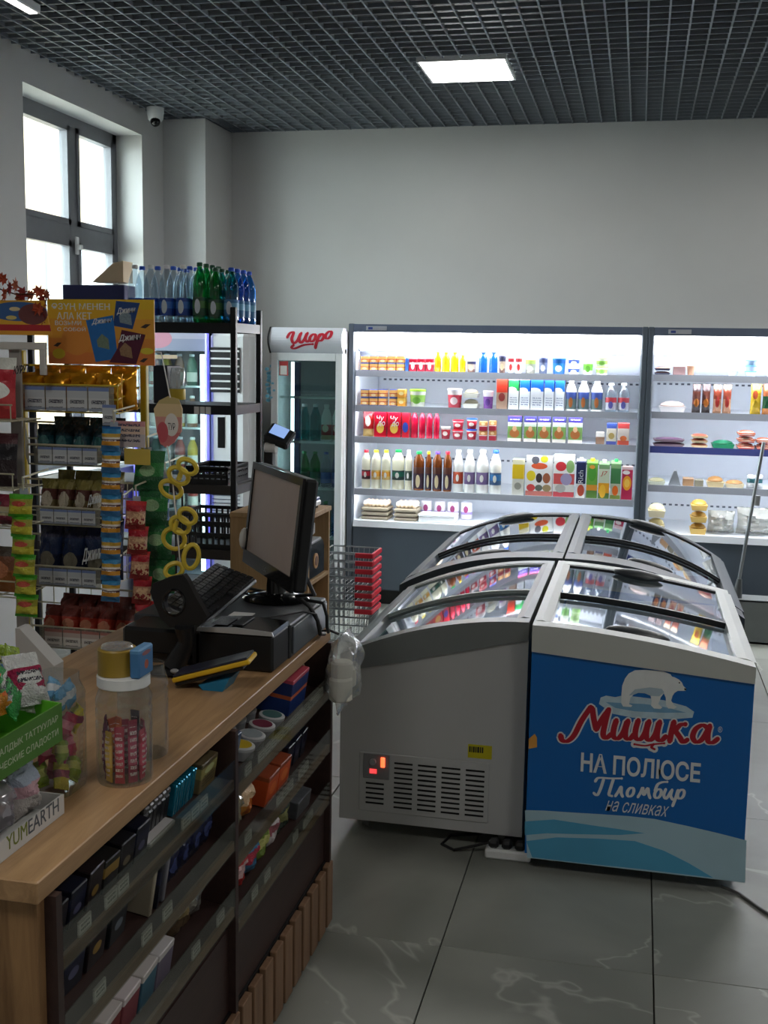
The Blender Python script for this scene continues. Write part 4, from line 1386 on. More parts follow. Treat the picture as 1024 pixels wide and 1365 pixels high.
MB().box(sx0 + .055, SF + .012, z_h0 - .15, sx0 + .115, SF + .019, z_h0 - .055).build('door_sticker', mat('sticker_red', (200, 60, 60), .5), do)
MB().box(sx0 + .062, SF + .009, z_h0 - .145, sx0 + .108, SF + .0125, z_h0 - .085).build('door_sticker', paper_white, do)
n = 10
mbh = MB().prism([(SF + .02 - .05 * math.sin(PI * i / n), z_h0 + (z_h1 - z_h0) * i / n) for i in range(n + 1)] + [(SF + .1, z_h1), (SF + .1, z_h0)], 'X', sx0 - .004, sx1)
hd = mbh.build('header_sign', mat('header_white', (206, 208, 216), .35, var=.02), sh)
MB().prism([(SF + .015 - .053 * math.sin(PI * i / n), z_h0 - .003 + (z_h1 - z_h0 + .006) * i / n) for i in range(n + 1)] + [(SF + .1, z_h1 + .003), (SF + .1, z_h0 - .003)], 'X', sx0 - .014, sx0 - .004).build('header_end_cap', black_plastic, hd)
MB().box(sx0 - .004, SF + .1, z_h0 + .031, sx1, 7.8, z_h1 - .02).build('top_box', wh, sh)
p, q = yp(382, 464, SF - .032), yp(444, 436, SF - .032)


def header_face(q, drop):
    px, py = 340 + q.x / 3.1, 420 + q.y / 3.1
    pt = at(px, py, 'Y', SF - .03)
    v = min(1, max(0, (pt.z - z_h0) / (z_h1 - z_h0)))
    return Vector((pt.x, SF + .02 - .05 * math.sin(PI * v) - drop, pt.z))


brush('header_lettering', [[(133, 92), (142, 74), (156, 72), (152, 100), (160, 116), (176, 104), (186, 76)], [(188, 74), (182, 100), (190, 114), (204, 100), (212, 76)], [(214, 74), (208, 98), (216, 110), (228, 100)],
                           oval(238, 94, 11, 15), [(266, 80), (258, 104), (246, 136)], [(262, 92), (274, 78), (284, 88), (276, 104), (262, 106)], oval(302, 82, 11, 15)], header_face, 6.5, red_print, hd, .0016)
brush('header_flourish', [[(158, 124), (148, 134), (160, 138), (200, 124), (238, 120)]], header_face, 6, red_print, hd, .0016)
MB().box(sx0 + .11, SF + .1, .32, sx0 + .135, SF + .115, z_h0 - .06).build('led_strip', emis('cooler_led', (240, 250, 255), 4.0), sh)
MB().box(sx0 + .136, SF + .09, .32, sx0 + .17, SF + .13, z_h0 - .06).build('led_housing', mat('led_housing_blue', (40, 60, 120), .4), sh)
shoro_z = [at(440, yy, 'Y', SF + .2).z for yy in (529, 588, 649, 714)]
for z in shoro_z:
    so = MB()
    so.box(sx0 + .035, SF + .09, z - .012, sx1 - .035, SF + .1, z + .004)
    for k in range(12):
        so.box(sx0 + .04 + k * .037, SF + .1, z - .006, sx0 + .046 + k * .037, 7.8, z)
    for yy in (SF + .2, SF + .4):
        so.box(sx0 + .036, yy, z - .012, sx1 - .036, yy + .006, z - .006)
    so.build('wire_shelf', white_plastic, sh)
shw = ['upper', 'second', 'third', 'lowest']
labm = prt('print_shoro', [(0, (205, 190, 150)), (.3, (190, 40, 50)), (.8, (205, 60, 60))], (.5, .75, .3, .25, (235, 225, 200)))
for k in range(4):
    o = p_bottle(.072, .25, milk_w if k > 1 else bottle_teal, cap_w, labm if k > 1 else None, 'milk', 'bottle', .05, .45)
    place(o, sx0 + .18 + .078 * k, SF + .19, shoro_z[1])
    o['label'] = (f'{ORD[k]} clear green bottle' if k < 2 else f'{ORD[k - 2]} white bottle with red label') + ' on second shelf of the glass door cooler'
for k in range(4):
    o = p_bottle(.075, .24, [bottle_green, bottle_green, bottle_clear, bottle_blue][k], [cap_g, cap_g, cap_b, cap_b][k], mcol([(40, 110, 80), (40, 110, 80), (60, 110, 190), (50, 90, 170)][k]), 'soda')
    place(o, sx0 + .18 + .078 * k, SF + .19, shoro_z[2])
    o['label'] = f'{ORD[k]} soda bottle from left on third shelf of the glass door cooler'
for k in range(4):
    o = p_bottle(.075, .24, [bottle_clear, bottle_teal, bottle_green, bottle_blue][k], [cap_r, cap_b, cap_g, cap_r][k], None, 'soda')
    place(o, sx0 + .18 + .078 * k, SF + .19, shoro_z[3])
    o['label'] = f'{ORD[k]} soda bottle from left on lowest shelf of the glass door cooler'
# pale blue tinsel taped to the cooler's left edge
mb = MB()
for k in range(26):
    p = yp(361 + 5 * math.sin(k * 2.3), 488 + 1.9 * k, SF + .01)
    mb.ell((p.x, SF + .02 + .012 * math.cos(k * 1.3), p.z), .017, .012, .013, 6, 4)
mb.build('tinsel', mat('tinsel_blue', (120, 190, 215), .4, var=.3, scale=80), sh, True, label='pale blue tinsel on the left edge')

# ================================================================== back left corner: drinks fridge, air conditioner, black rack
FY = 7.02
x0, x1 = at(218, 560, 'Y', FY).x - .22, at(276, 560, 'Y', FY).x
zt_ = 1.86
t = thing('led_fridge', 'drinks fridge with blue lit door edges behind the black rack', 'fridge', ((x0 + x1) / 2, FY + .3, 0))
fm = mat('fridge_grey', (150, 152, 160), .4)
for q in ((x0, FY + .05, .05, x0 + .03, FY + .55, zt_), (x1 - .03, FY + .05, .05, x1, FY + .55, zt_), (x0 + .03, FY + .52, .05, x1 - .03, FY + .55, zt_)):
    MB().box(*q).build('cabinet_wall', fm, t)
MB().box(x0, FY + .05, zt_ - .16, x1, FY + .55, zt_).build('header', prt('print_fridge_header', [(0, (120, 126, 150)), (.5, (150, 150, 170))], (.3, .5, .2, .4, (170, 110, 130))), t)
MB().box(x0, FY + .04, .0, x1, FY + .55, .2).build('base', fm, t)
for xx in (x0, x1 - .012):
    MB().box(xx, FY, .2, xx + .012, FY + .04, zt_ - .005).build('door_edge_light', emis('blue_led', (40, 30, 225), .45), t)
MB().box(x0 + .019, FY + .015, .2, x1 - .019, FY + .021, zt_ - .16).build('door_glass', clear('fridge_glass', (214, 228, 226), .06, .6), t)
MB().box(x1 - .07, FY + .06, .22, x1 - .045, FY + .075, zt_ - .18).build('led_strip', emis('fridge_led', (225, 245, 255), 4.5), t)
for k in range(5):
    z = .35 + .28 * k
    MB().box(x0 + .031, FY + .09, z - .012, x1 - .031, FY + .5, z).build('shelf', white_plastic, t)
cols = [(200, 170, 60), (140, 90, 60), (70, 110, 90), (190, 190, 180), (170, 60, 50)]
for k in range(5):
    for j in range(4):
        m = mcol(cols[(k + j) % 5])
        o = p_bottle(.07, .21, m, cap_w, mcol((225, 220, 205)), 'milk')
        place(o, x0 + .09 + .09 * j, FY + .16, .35 + .28 * k)
        if k == 4:
            pass
        o['label'] = f'{ORD[j]} bottle from left on {ORD[k]} shelf up inside the blue lit fridge'
        o['group'] = 'bottles inside the blue lit fridge'

ax0, ax1 = at(279, 560, 'Y', 7.05).x, at(322, 560, 'Y', 7.05).x + .04
t = thing('air_conditioner', 'white floor standing air conditioner with black louvres behind the rack', 'air conditioner', ((ax0 + ax1) / 2, 7.2, 0))
acw = mat('ac_white', (212, 214, 216), .35, var=.02)
MB().box(ax0, 7.05, 0, ax1, 7.38, 1.83, .03).build('cabinet', acw, t)
lz1, lz0 = at(295, 463, 'Y', 7.05).z, at(295, 523, 'Y', 7.05).z
MB().box(ax0 + .015, 7.043, lz0, ax1 - .05, 7.0505, lz1).build('louvre_recess', black_plastic, t)
for k in range(6):
    z = lz0 + (lz1 - lz0) * (k + .5) / 6
    MB().box(ax0 + .015, 7.032, z - .006, ax1 - .05, 7.043, z + .006, .002).build('louvre', acw, t)
MB().box(ax0 + .06, 7.046, at(295, 597, 'Y', 7.05).z, ax0 + .11, 7.0505, at(295, 556, 'Y', 7.05).z).build('display_window', gloss_black, t)
for k in range(8):
    z = at(295, 655, 'Y', 7.05).z - .026 * k
    MB().box(ax0 + .02, 7.046, z - .003, ax1 - .05, 7.0505, z + .003).build('intake_slot', mat('slot_shadow_grey', (96, 104, 118), .6), t)

# black steel rack
RX1, RX0, RY0, RY1, RZ = -1.92, -3.0, 5.2, 5.57, 1.838
t = thing('storage_rack', 'black steel shelf rack carrying water bottles on its top', 'rack', ((RX0 + RX1) / 2, (RY0 + RY1) / 2, 0))
for xx in (RX0, RX1):
    for yy in (RY0, RY1):
        MB().box(xx - .014, yy - .014, 0, xx + .014, yy + .014, RZ + .075, .003).build('upright', dark_metal, t)
rack_z = [RZ, at(312, 541, 'Y', RY0).z, at(312, 648, 'Y', RY0).z, at(312, 735, 'Y', RY0).z, .25]
for i, z in enumerate(rack_z):
    mb = MB().box(RX0 + .0145, RY0 - .012, z - .014, RX1 - .0145, RY1 + .012, z)
    mb.box(RX0 + .0145, RY0 - .012, z - .045, RX1 - .0145, RY0 - .004, z - .014).box(RX0 + .0145, RY1 + .004, z - .045, RX1 - .0145, RY1 + .012, z - .014)
    mb.box(RX0 - .012, RY0 + .015, z - .045, RX0 - .004, RY1 - .015, z - .0).box(RX1 + .004, RY0 + .015, z - .045, RX1 + .012, RY1 - .015, z - .0)
    s_ = mb.build('shelf', dark_metal if i < 2 else mat('shelf_brown_black', (54, 50, 48), .5), t)
    if i == 1:
        for k in range(3):
            MB().box(RX1 - .2 + .03 * k, RY0 - .0155, z - .045, RX1 - .175 + .03 * k, RY0 - .0122, z - .008).build('price_tag', paper_white, s_)
wl = [prt('print_water_%d' % i, [(0, a), (.4, b), (.8, a)], (.5, .5, .2, .4, (225, 235, 245))) for i, (a, b) in enumerate([((40, 80, 170), (70, 130, 215)), ((50, 90, 70), (80, 130, 70)), ((60, 120, 170), (120, 180, 210))])]
rowname = ['front row', 'second row', 'third row', 'back row']
for r in range(4):
    for c in range(7):
        pxs = (181, 202, 223, 245, 267, 288, 309)[c]
        xx = at(pxs, 400, 'Y', 5.26).x
        yy = 5.255 + .084 * r
        if c == 4:
            b_, l_, nm, h = bottle_green, wl[1], 'green bottle', .29
        elif c == 5:
            b_, l_, nm, h = (bottle_green if r == 0 else bottle_teal), wl[1], 'green bottle' if r == 0 else 'teal bottle', .265
        elif c == 6:
            b_, l_, nm, h = [bottle_teal, bottle_blue, bottle_blue, bottle_blue][r], wl[2], 'teal bottle' if r == 0 else 'blue bottle', .265
        else:
            b_, l_, nm, h = bottle_clear, wl[0], 'clear water bottle', .278
        if r > 1 and c < 2:
            continue
        o = p_bottle(.071, h, b_, mcol((20, 90, 60)) if c in (4, 5) else (cap_b if (r > 0 or c == 6) else cap_w), l_, 'soda')
        place(o, xx, yy, RZ)
        o['label'] = f'{nm}, {ORD[c]} from left in {rowname[r]} on the black rack'
        o['group'] = 'bottled water on top of the black rack'
bx0, bx1 = at(86, 390, 'Y', 5.45).x, at(168, 390, 'Y', 5.45).x
single(MB().box(bx0, 5.43, RZ + .001, bx1, 5.56, at(120, 380, 'Y', 5.45).z, .004), 'navy_box', mat('navy_card', (52, 58, 110), .5), 'long navy box lying on top of the rack left of the bottles', 'box')
cbx = [at(130, 378, 'Y', 5.5), at(170, 349, 'Y', 5.5)]
mb = MB().prism([(cbx[0].x, cbx[0].z + .004), (cbx[1].x + .004, cbx[0].z + .004), (cbx[1].x + .004, cbx[1].z), (cbx[1].x - .05, cbx[1].z - .01)], 'Y', 5.44, 5.55)
single(mb, 'cream_box', mat('cream_card', (228, 205, 170), .6), 'cream wedge shaped cardboard box lying on the navy box', 'box')


a_, b_ = at(204, 520, 'Y', RY0 + .03).x, at(223, 520, 'Y', RY0 + .03).x
single(MB().box(a_, RY0 + .03, rack_z[1] + .0006, b_, RY0 + .2, at(212, 487, 'Y', RY0 + .03).z, .004), 'black_carton', mat('carton_black', (26, 26, 40), .5), 'black carton on the second rack shelf beside the sign', 'box')
jc = at(237, 540, 'Y', RY0 + .06)
t = thing('storage_jar', 'clear jar with a yellow label on the second rack shelf', 'jar', (jc.x, RY0 + .06, rack_z[1] + .0006))
jh = at(237, 490, 'Y', RY0 + .06).z - rack_z[1]
MB().lathe([(.036, .0006), (.038, .01), (.038, jh * .85), (.03, jh)], 18, (jc.x, RY0 + .06, rack_z[1])).build('jar_wall', clear('jar_frosted', (226, 230, 228), .08, .6, .1, .2, (190, 190, 180)), t, True)
MB().lathe([(.0385, jh * .12), (.039, jh * .13), (.039, jh * .40), (.0385, jh * .41)], 18, (jc.x, RY0 + .06, rack_z[1])).build('label_band', mcol((206, 176, 50)), t, True)


def crate(label, x0, y0, z0, w, d, h):
    t = thing('plastic_crate', label, 'crate', (x0 + w / 2, y0 + d / 2, z0 + .0006), 'black plastic crates on the rack')
    mb = MB().box(x0, y0, z0 + .0006, x0 + w, y0 + d, z0 + .008)
    for a in (0, 1):
        yy = y0 + a * (d - .008)
        xx = x0 + a * (w - .008)
        for zz in (z0 + .008, z0 + h * .36, z0 + h * .68, z0 + h - .018):
            mb.box(x0, yy, zz, x0 + w, yy + .008, zz + .018)
            mb.box(xx, y0 + .008, zz, xx + .008, y0 + d - .008, zz + .018)
        n = int(w / .03)
        for k in range(n + 1):
            mb.box(x0 + (w - .01) * k / n, yy + .001, z0 + .008, x0 + (w - .01) * k / n + .01, yy + .007, z0 + h - .002)
        n = int(d / .03)
        for k in range(n + 1):
            mb.box(xx + .001, y0 + (d - .01) * k / n, z0 + .008, xx + .007, y0 + (d - .01) * k / n + .01, z0 + h - .002)
    mb.build('crate_lattice', black_plastic, t)


ca = at(248, 640, 'Y', RY0 + .02).x
crate('black slotted crate on the third rack shelf beside the blue lit fridge', ca, RY0 + .02, rack_z[2], .22, .3, .09)
crate('deep black slotted crate on the lower rack shelf', ca - .05, RY0 + .02, rack_z[3] + .0, .32, .3, .18)

# ================================================================== plywood cabinet with appliances, scale and terminal
WX0, WX1, WY_0, WY_1 = at(307, 720, 'Y', 4.65).x, -1.375, 4.65, 5.0
WZT = 1.0
t = thing('plywood_cabinet', 'open plywood cabinet behind the monitor with appliances inside', 'cabinet', ((WX0 + WX1) / 2, 4.82, 0))
for nm, q in (('front_panel', (WX0, WY_0, 0, WX1, WY_0 + .018, WZT - .02)), ('rear_panel', (WX0, WY_1 - .018, 0, WX1, WY_1, WZT - .02)), ('left_panel', (WX0, WY_0 + .018, 0, WX0 + .018, WY_1 - .018, WZT - .02)),
              ('top_board', (WX0, WY_0 - .006, WZT - .02, WX1 + .006, WY_1 + .006, WZT)), ('shelf', (WX0 + .018, WY_0 + .018, .68, WX1, WY_1 - .018, .698)), ('shelf', (WX0 + .018, WY_0 + .018, .3, WX1, WY_1 - .018, .318))):
    MB().box(*q, .001).build(nm, osb, t)
t = thing('white_kettle', 'white electric kettle on the black appliance inside the cabinet', 'kettle', (-1.46, 4.78, .868))
MB().lathe([(.05, 0), (.054, .01), (.05, .06), (.042, .09), (.03, .098)], 18, (-1.46, 4.78, .8686)).build('kettle_body', white_plastic, t, True)
MB().tube([(-1.42, 4.8, .95), (-1.40, 4.82, .94), (-1.40, 4.82, .90), (-1.415, 4.8, .885)], .006, 8).build('kettle_handle', white_plastic, t, True)
t = thing('black_appliance', 'black appliance box with a round gold emblem in the plywood cabinet', 'appliance', (-1.5, 4.83, .698))
MB().prism([(4.685, .6986), (4.95, .6986), (4.95, .83), (4.92, .866), (4.685, .866)], 'X', -1.7, -1.395).build('casing', mat('casing_white', (214, 216, 218), .4), t)
MB().prism([(4.69, .705), (4.94, .705), (4.94, .825), (4.915, .858), (4.69, .858)], 'X', -1.396, -1.385).build('front_panel', gloss_black, t)
MB().tube([(-1.386, 4.80, .775), (-1.381, 4.80, .775)], .035, 20).build('emblem', mat('emblem_gold', (196, 150, 100), .4, .3), t, True)
MB().tube([(-1.3815, 4.80, .775), (-1.3795, 4.80, .775)], .022, 16).build('emblem_centre', mat('emblem_brown', (110, 70, 50), .4), t, True)
t = thing('kitchen_scale', 'blue topped weighing scale on the plywood cabinet', 'scale', (-1.47, 4.82, WZT))
MB().box(-1.56, 4.70, WZT + .012, -1.40, 4.94, WZT + .035, .005).build('scale_body', white_plastic, t)
MB().box(-1.555, 4.705, WZT + .035, -1.405, 4.935, WZT + .05, .004).build('weighing_plate', mat('scale_blue', (60, 80, 150), .35), t)
for a in (-1.54, -1.42):
    for b_ in (4.72, 4.92):
        MB().tube([(a, b_, WZT + .0006), (a, b_, WZT + .013)], .01, 8).build('foot', black_plastic, t)
# black customer terminal on a post
px_, py_ = at(365, 640, 'Y', 4.85).x, 4.85
zt_ = at(365, 590, 'Y', 4.85).z
t = thing('payment_terminal', 'black terminal with a tilted blue screen on the plywood cabinet', 'terminal', (px_, py_, WZT))
MB().box(px_ - .06, py_ - .06, WZT + .0006, px_ + .04, py_ + .06, WZT + .02, .005).build('foot_plate', black_plastic, t)
MB().box(px_ - .045, py_ - .025, WZT + .02, px_ + .0, py_ + .025, zt_ + .01, .006).build('stand', black_plastic, t)
bm_ = MB().box(-.06, -.05, -.02, .06, .05, .02, .008).xf(Matrix.Translation(Vector((px_ + .03, py_ - .01, zt_ + .03))) @ Matrix.Rotation(.35, 4, 'Y') @ Matrix.Rotation(.7, 4, 'X'))
hd = bm_.build('head', black_plastic, t)
MB().box(-.045, -.02, .0205, .03, .04, .022).xf(Matrix.Translation(Vector((px_ + .03, py_ - .01, zt_ + .03))) @ Matrix.Rotation(.35, 4, 'Y') @ Matrix.Rotation(.7, 4, 'X')).build('screen', emis('terminal_screen', (90, 130, 190), .5), hd)
MB().tube([(px_ - .03, py_ - .03, zt_ - .02), (px_ + .02, py_ - .03, zt_ - .02)], .022, 14).build('paper_roll', paper_white, t, True)

# ================================================================== stacked wire shopping baskets
bc = at(462, 856, 'Z', 0)
bw, bd = .30, .22
basket_proto = None
for k in range(8):
    z = .002 + k * .048
    lb = f'{ORD[k]} wire shopping basket from the floor in the red handled stack'
    if basket_proto is None:
        t = thing('shopping_basket', lb, 'basket', (bc.x, bc.y + .1, 0), 'stack of wire shopping baskets')
        cx, cy = bc.x, bc.y + .1
        mb = MB()
        for zz, f_ in ((.0, .86), (.05, .9), (.1, .94), (.15, .97), (.2, 1.0)):
            a, b_ = bw / 2 * f_, bd / 2 * f_
            mb.tube([(cx - a, cy - b_, zz + .004), (cx + a, cy - b_, zz + .004), (cx + a, cy + b_, zz + .004), (cx - a, cy + b_, zz + .004)], .003 if zz < .2 else .005, 4, True)
        for i in range(10):
            u = -1 + 2 * i / 9
            for sgn in (-1, 1):
                mb.tube([(cx + u * bw / 2 * .86, cy + sgn * bd / 2 * .86, .004), (cx + u * bw / 2, cy + sgn * bd / 2, .204)], .002, 3)
            mb.tube([(cx + u * bw / 2 * .86, cy - bd / 2 * .86, .004), (cx + u * bw / 2 * .86, cy + bd / 2 * .86, .004)], .002, 3)
        for i in range(7):
            u = -1 + 2 * i / 6
            for sgn in (-1, 1):
                mb.tube([(cx + sgn * bw / 2 * .86, cy + u * bd / 2 * .86, .004), (cx + sgn * bw / 2, cy + u * bd / 2, .204)], .002, 3)
        mb.build('wire_body', steel, t)
        redp = mat('handle_red', (190, 28, 48), .4)
        MB().box(cx + bw / 2 - .10, cy - bd / 2 - .012, .178, cx + bw / 2 + .008, cy - bd / 2 + .006, .207, .003).build('red_corner', redp, t)
        MB().box(cx + bw / 2 - .006, cy - bd / 2, .178, cx + bw / 2 + .010, cy + bd / 2, .207, .003).build('red_side', redp, t)
        basket_proto = t
        t.location.z = z
    else:
        o = copy_tree(basket_proto)
        o['label'] = lb
        o.location.z = z

# ================================================================== CHECKOUT COUNTER
KX, KY0, KYM, KY1, KZ = -.835, 1.455, 2.268, 3.09, .905
KB = -1.43
cn = thing('checkout_counter', 'oak topped checkout counter with tilted goods shelves and slatted base', 'counter', (-1.15, 2.27, 0))
MB().box(KB, KY0 - .01, KZ - .036, KX - .012, KY1 + .01, KZ, .002).build('worktop', oak, cn)
MB().box(KB + .02, KY0, 0, KX - .02, KY0 + .022, KZ - .036).build('end_panel', oak_v, cn)
for y_, nm in ((KY0 + .0225, 'bay_side'), (KYM, 'bay_divider'), (KY1 - .02, 'bay_side')):
    MB().box(-1.24, y_, .012, KX, y_ + .018, KZ - .0365).build(nm, brown_board, cn)
MB().box(-1.258, KY0 + .0225, .012, -1.24, KY1 - .002, KZ - .0365).build('back_board', brown_board, cn)
MB().box(KB + .02, KY0 + .0225, 0, KB + .038, KY1, KZ - .0365).build('cashier_side_panel', oak_v, cn)
MB().box(KX - .03, KY0 + .041, .0, KX - .018, KY1 - .0205, .40).build('front_panel', brown_board, cn)
MB().box(KX - .0178, KY0 + .041, .005, KX - .012, KY1 - .0205, .2).build('slat_backing', black_plastic, cn)
y_ = KY0 + .03
while y_ < KY1 - .02:
    MB().box(KX - .0118, y_, .008, KX + .006, min(y_ + .062, KY1), .197, .002).build('slat', lath, cn)
    y_ += .0815
TH = math.radians(9)
BACK = Vector((-math.cos(TH), 0, math.sin(TH)))
NRM = Vector((math.sin(TH), 0, math.cos(TH)))
lip_m = clear('acrylic_lip', (236, 238, 234), .04, .45, .06, .03, (190, 190, 180))
tagm = prt('print_shelf_tag', [(0, (176, 172, 166)), (.15, (206, 204, 198)), (.85, (168, 164, 160))], None, (.2, .75, (74, 72, 74), 3.4), rough=.5, hor='Y')
edge_m = wood('shelf_edge_wood', (104, 80, 58), (140, 112, 82), .5, axis='Y')
bays = [((KY0 + .041, KYM), (.755, .612, .455), 'near'), ((KYM + .0185, KY1 - .0205), (.728, .562, .402), 'far')]
SHELF = {}
for (ya, yb2), zs, bn in bays:
    for k, zl in enumerate(zs):
        o0 = Vector((KX - .012, 0, zl))
        c0, c1 = o0, o0 + BACK * .385
        q = [(c0.x, c0.z), (c1.x, c1.z), (c1.x - NRM.x * .012, c1.z - NRM.z * .012), (c0.x - NRM.x * .012, c0.z - NRM.z * .012)]
        so = MB().prism(q, 'Y', ya + .001, yb2 - .001).build('tilted_shelf', brown_board, cn)
        MB().box(KX - .010, ya + .001, zl - .02, KX - .003, yb2 - .001, zl + .002).build('shelf_edge', edge_m, so)
        MB().box(KX - .003, ya + .001, zl - .02, KX - .0005, yb2 - .001, zl + .05).build('acrylic_lip', lip_m, so)
        y_ = ya + .06
        while y_ < yb2 - .08:
            if random.random() < (.95 if (bn, k) == ('far', 0) else .4):
                MB().box(KX - .0078, y_, zl + .004, KX - .0045, y_ + .042, zl + .03).build('price_tag', tagm, so)
            y_ += .047
        SHELF[(bn, k)] = (o0, ya, yb2)
SN = ['upper', 'middle', 'lower']


def on_shelf(o, bn, k, s, y, rz=PI / 2, lift=.0):
    o0 = SHELF[(bn, k)][0]
    p = o0 + BACK * s + NRM * (.001 + lift)
    o.location = (p.x, y, p.z)
    o.rotation_euler = (Matrix.Rotation(TH, 3, 'Y') @ Matrix.Rotation(rz, 3, 'Z')).to_euler()
    return o


def goods(bn, k, rows, y0, dy, n, mk, desc, cat, s0=.03, ds=.08, rz=PI / 2, lift=0.0):
    for r in range(rows):
        for i in range(n):
            o = mk(r, i)
            on_shelf(o, bn, k, s0 + ds * r, y0 + dy * i, rz + random.uniform(-.05, .05), lift)
            rw = ['front', 'second', 'third', 'fourth', 'fifth', 'back'][r] + ' row of ' if rows > 1 else ''
            if n > 1:
                o['label'] = f'{ORD[i]} {desc} in {rw}{bn} {SN[k]} counter shelf'
            else:
                o['label'] = f'{desc} in {rw}{bn} {SN[k]} counter shelf'
            o['category'] = cat
            if n * rows > 1:
                o['group'] = f'{desc}s on the {SN[k]} {bn} shelf'


def bx(w, h, d, m, name='goods_box'):
    return tag(put(name, shared((name, r3(w), r3(h), r3(d)), lambda: MB().box(-w / 2, -d / 2, 0, w / 2, d / 2, h, .002), m)), '', 'box')


def bagi(w, h, t_, m, seed=0, name='snack_bag'):
    return tag(put(name, shared((name, r3(w), r3(h), r3(t_), seed % 5), lambda: bag_mb(w, h, t_, seed % 5), m, True)), '', 'bag')


dk = [prt('print_dark_pack_%d' % i, [(0, a), (.5, b), (.8, a)], (.5, .4, .25, .12, c), rough=.3) for i, (a, b, c) in enumerate([
    ((24, 24, 30), (34, 32, 44), (120, 110, 90)), ((20, 24, 40), (30, 34, 60), (90, 90, 120)), ((34, 26, 30), (44, 36, 40), (150, 120, 60)), ((26, 30, 34), (40, 44, 50), (110, 120, 130)), ((30, 30, 30), (150, 120, 60), (40, 40, 44))])]
# near bay, upper: dark packs, lighters, turquoise foil packs, patterned box
goods('near', 0, 3, 1.535, .062, 6, lambda r, i: bx(.056, .064 + .004 * ((r + i) % 3), .056, dk[(r + i) % 4 if (r, i) != (0, 3) else 4]), 'black small pack', 'pack', .05, .08)
lm = mat('lighter_black', (30, 30, 36), .3, var=.3, scale=50)
lc = mat('lighter_metal', (110, 108, 110), .35, .6)


def lighter(r, i):
    t = thing('lighter', '', 'lighter')
    put('lighter_body', shared(('lighter_body',), lambda: MB().box(-.011, -.006, 0, .011, .006, .052, .004), lm), t)
    put('lighter_head', shared(('lighter_head',), lambda: MB().box(-.009, -.006, .052, .010, .006, .066, .003), lc), t)
    return t


trw = bx(.12, .012, .2, prt('print_lighter_tray', [(0, (170, 160, 150)), (.5, (200, 196, 196))], (.5, .5, .3, .3, (140, 60, 110)), hor='Y'), 'lighter_tray')
on_shelf(trw, 'near', 0, .12, 1.945)
tag(trw, 'pale card tray under black lighters on the near upper shelf', 'tray')
goods('near', 0, 5, 1.895, .02, 6, lighter, 'black lighter', 'lighter', .045, .034, PI / 2, .0128)
tq = mat('foil_turquoise', (30, 150, 185), .22, .6, var=.3, scale=90)
goods('near', 0, 2, 2.035, .0125, 9, lambda r, i: bx(.105, .068, .0105, tq, 'foil_pack'), 'turquoise foil pack', 'pack', .09, .12, 0.0)
goods('near', 0, 1, 2.2, .1, 1, lambda r, i: bx(.09, .068, .2, prt('print_olive_box', [(0, (120, 104, 70)), (.5, (160, 150, 90)), (.85, (96, 84, 60))], (.5, .7, .3, .12, (200, 205, 150)), (.2, .6, (40, 36, 30), 10)), 'patterned_box'), 'olive patterned display box', 'box', .13)
# near bay, middle: navy packs and a few upright pale ones
goods('near', 1, 3, 1.54, .085, 4, lambda r, i: bx(.07, .085, .025, dk[(r * 2 + i) % 4]), 'dark navy pack', 'pack', .06, .1)
goods('near', 1, 2, 1.90, .03, 3, lambda r, i: bx(.085, .1, .014, [mcol((170, 160, 140)), dk[1], mcol((120, 120, 130))][i]), 'slim upright card pack', 'pack', .07, .11, 0.0)
navyf = prt('print_navy_film', [(0, (22, 26, 56)), (.5, (30, 34, 70))], (.5, .5, .3, .2, (60, 70, 120)), rough=.2, bump=.3)
goods('near', 1, 3, 2.03, .062, 4, lambda r, i: bagi(.058, .085, .022, navyf, r + i), 'glossy navy sachet', 'sachet', .05, .1)
# near bay, lower: boxes with pale tops, green and white box, silver bag
lowc = [((200, 190, 186), (170, 70, 40)), ((205, 200, 196), (200, 130, 40)), ((200, 192, 188), (120, 40, 44)), ((210, 200, 200), (130, 60, 70)), ((196, 190, 186), (60, 100, 120)), ((200, 196, 196), (110, 100, 120))]
goods('near', 2, 2, 1.545, .078, 6, lambda r, i: bx(.074, .08, .11, prt('print_gum_box_%d' % i, [(0, lowc[i][1]), (.82, lowc[i][0])]), 'gum_box'), 'card box with pale top', 'box', .075, .13)
goods('near', 2, 1, 2.035, .1, 1, lambda r, i: bx(.09, .09, .075, prt('print_green_white', [(0, (225, 225, 220)), (.6, (40, 120, 80))]), 'gum_box'), 'green and white card box', 'box', .16)
silver = mat('foil_silver', (190, 186, 180), .22, .7, var=.4, scale=30, bump=.4, bscale=40)
goods('near', 2, 2, 2.11, .07, 2, lambda r, i: bagi(.08, .1, .04, silver if (r + i) % 2 else prt('print_brown_film', [(0, (90, 70, 50)), (.5, (150, 130, 90))], rough=.2, bump=.4), r + 2 * i), 'crinkled silver and brown bag', 'bag', .07, .12)
# far bay, upper: round tins, blue box, small packs
tin_c = [(200, 170, 40), (150, 160, 165), (120, 50, 70), (70, 110, 110), (170, 60, 80), (110, 110, 130), (60, 120, 90), (190, 150, 150)]


def tin(r, i):
    t = thing('round_tin', '', 'tin')
    c = tin_c[(r * 3 + i) % 8]
    put('tin_body', shared(('tin_body',), lambda: MB().lathe([(.03, 0), (.033, .003), (.033, .024)], 20), mat('tin_side', (170, 172, 176), .35, .3), True), t)
    put('tin_lid', shared(('tin_lid',), lambda: MB().lathe([(.034, .0242), (.034, .031), (.030, .033)], 20), mat('tin_rim_pale', (200, 202, 204), .35), True), t)
    put('tin_print', shared(('tin_print',), lambda: MB().lathe([(.026, .0331), (.026, .0336)], 20), mcol(c), True), t)
    return t


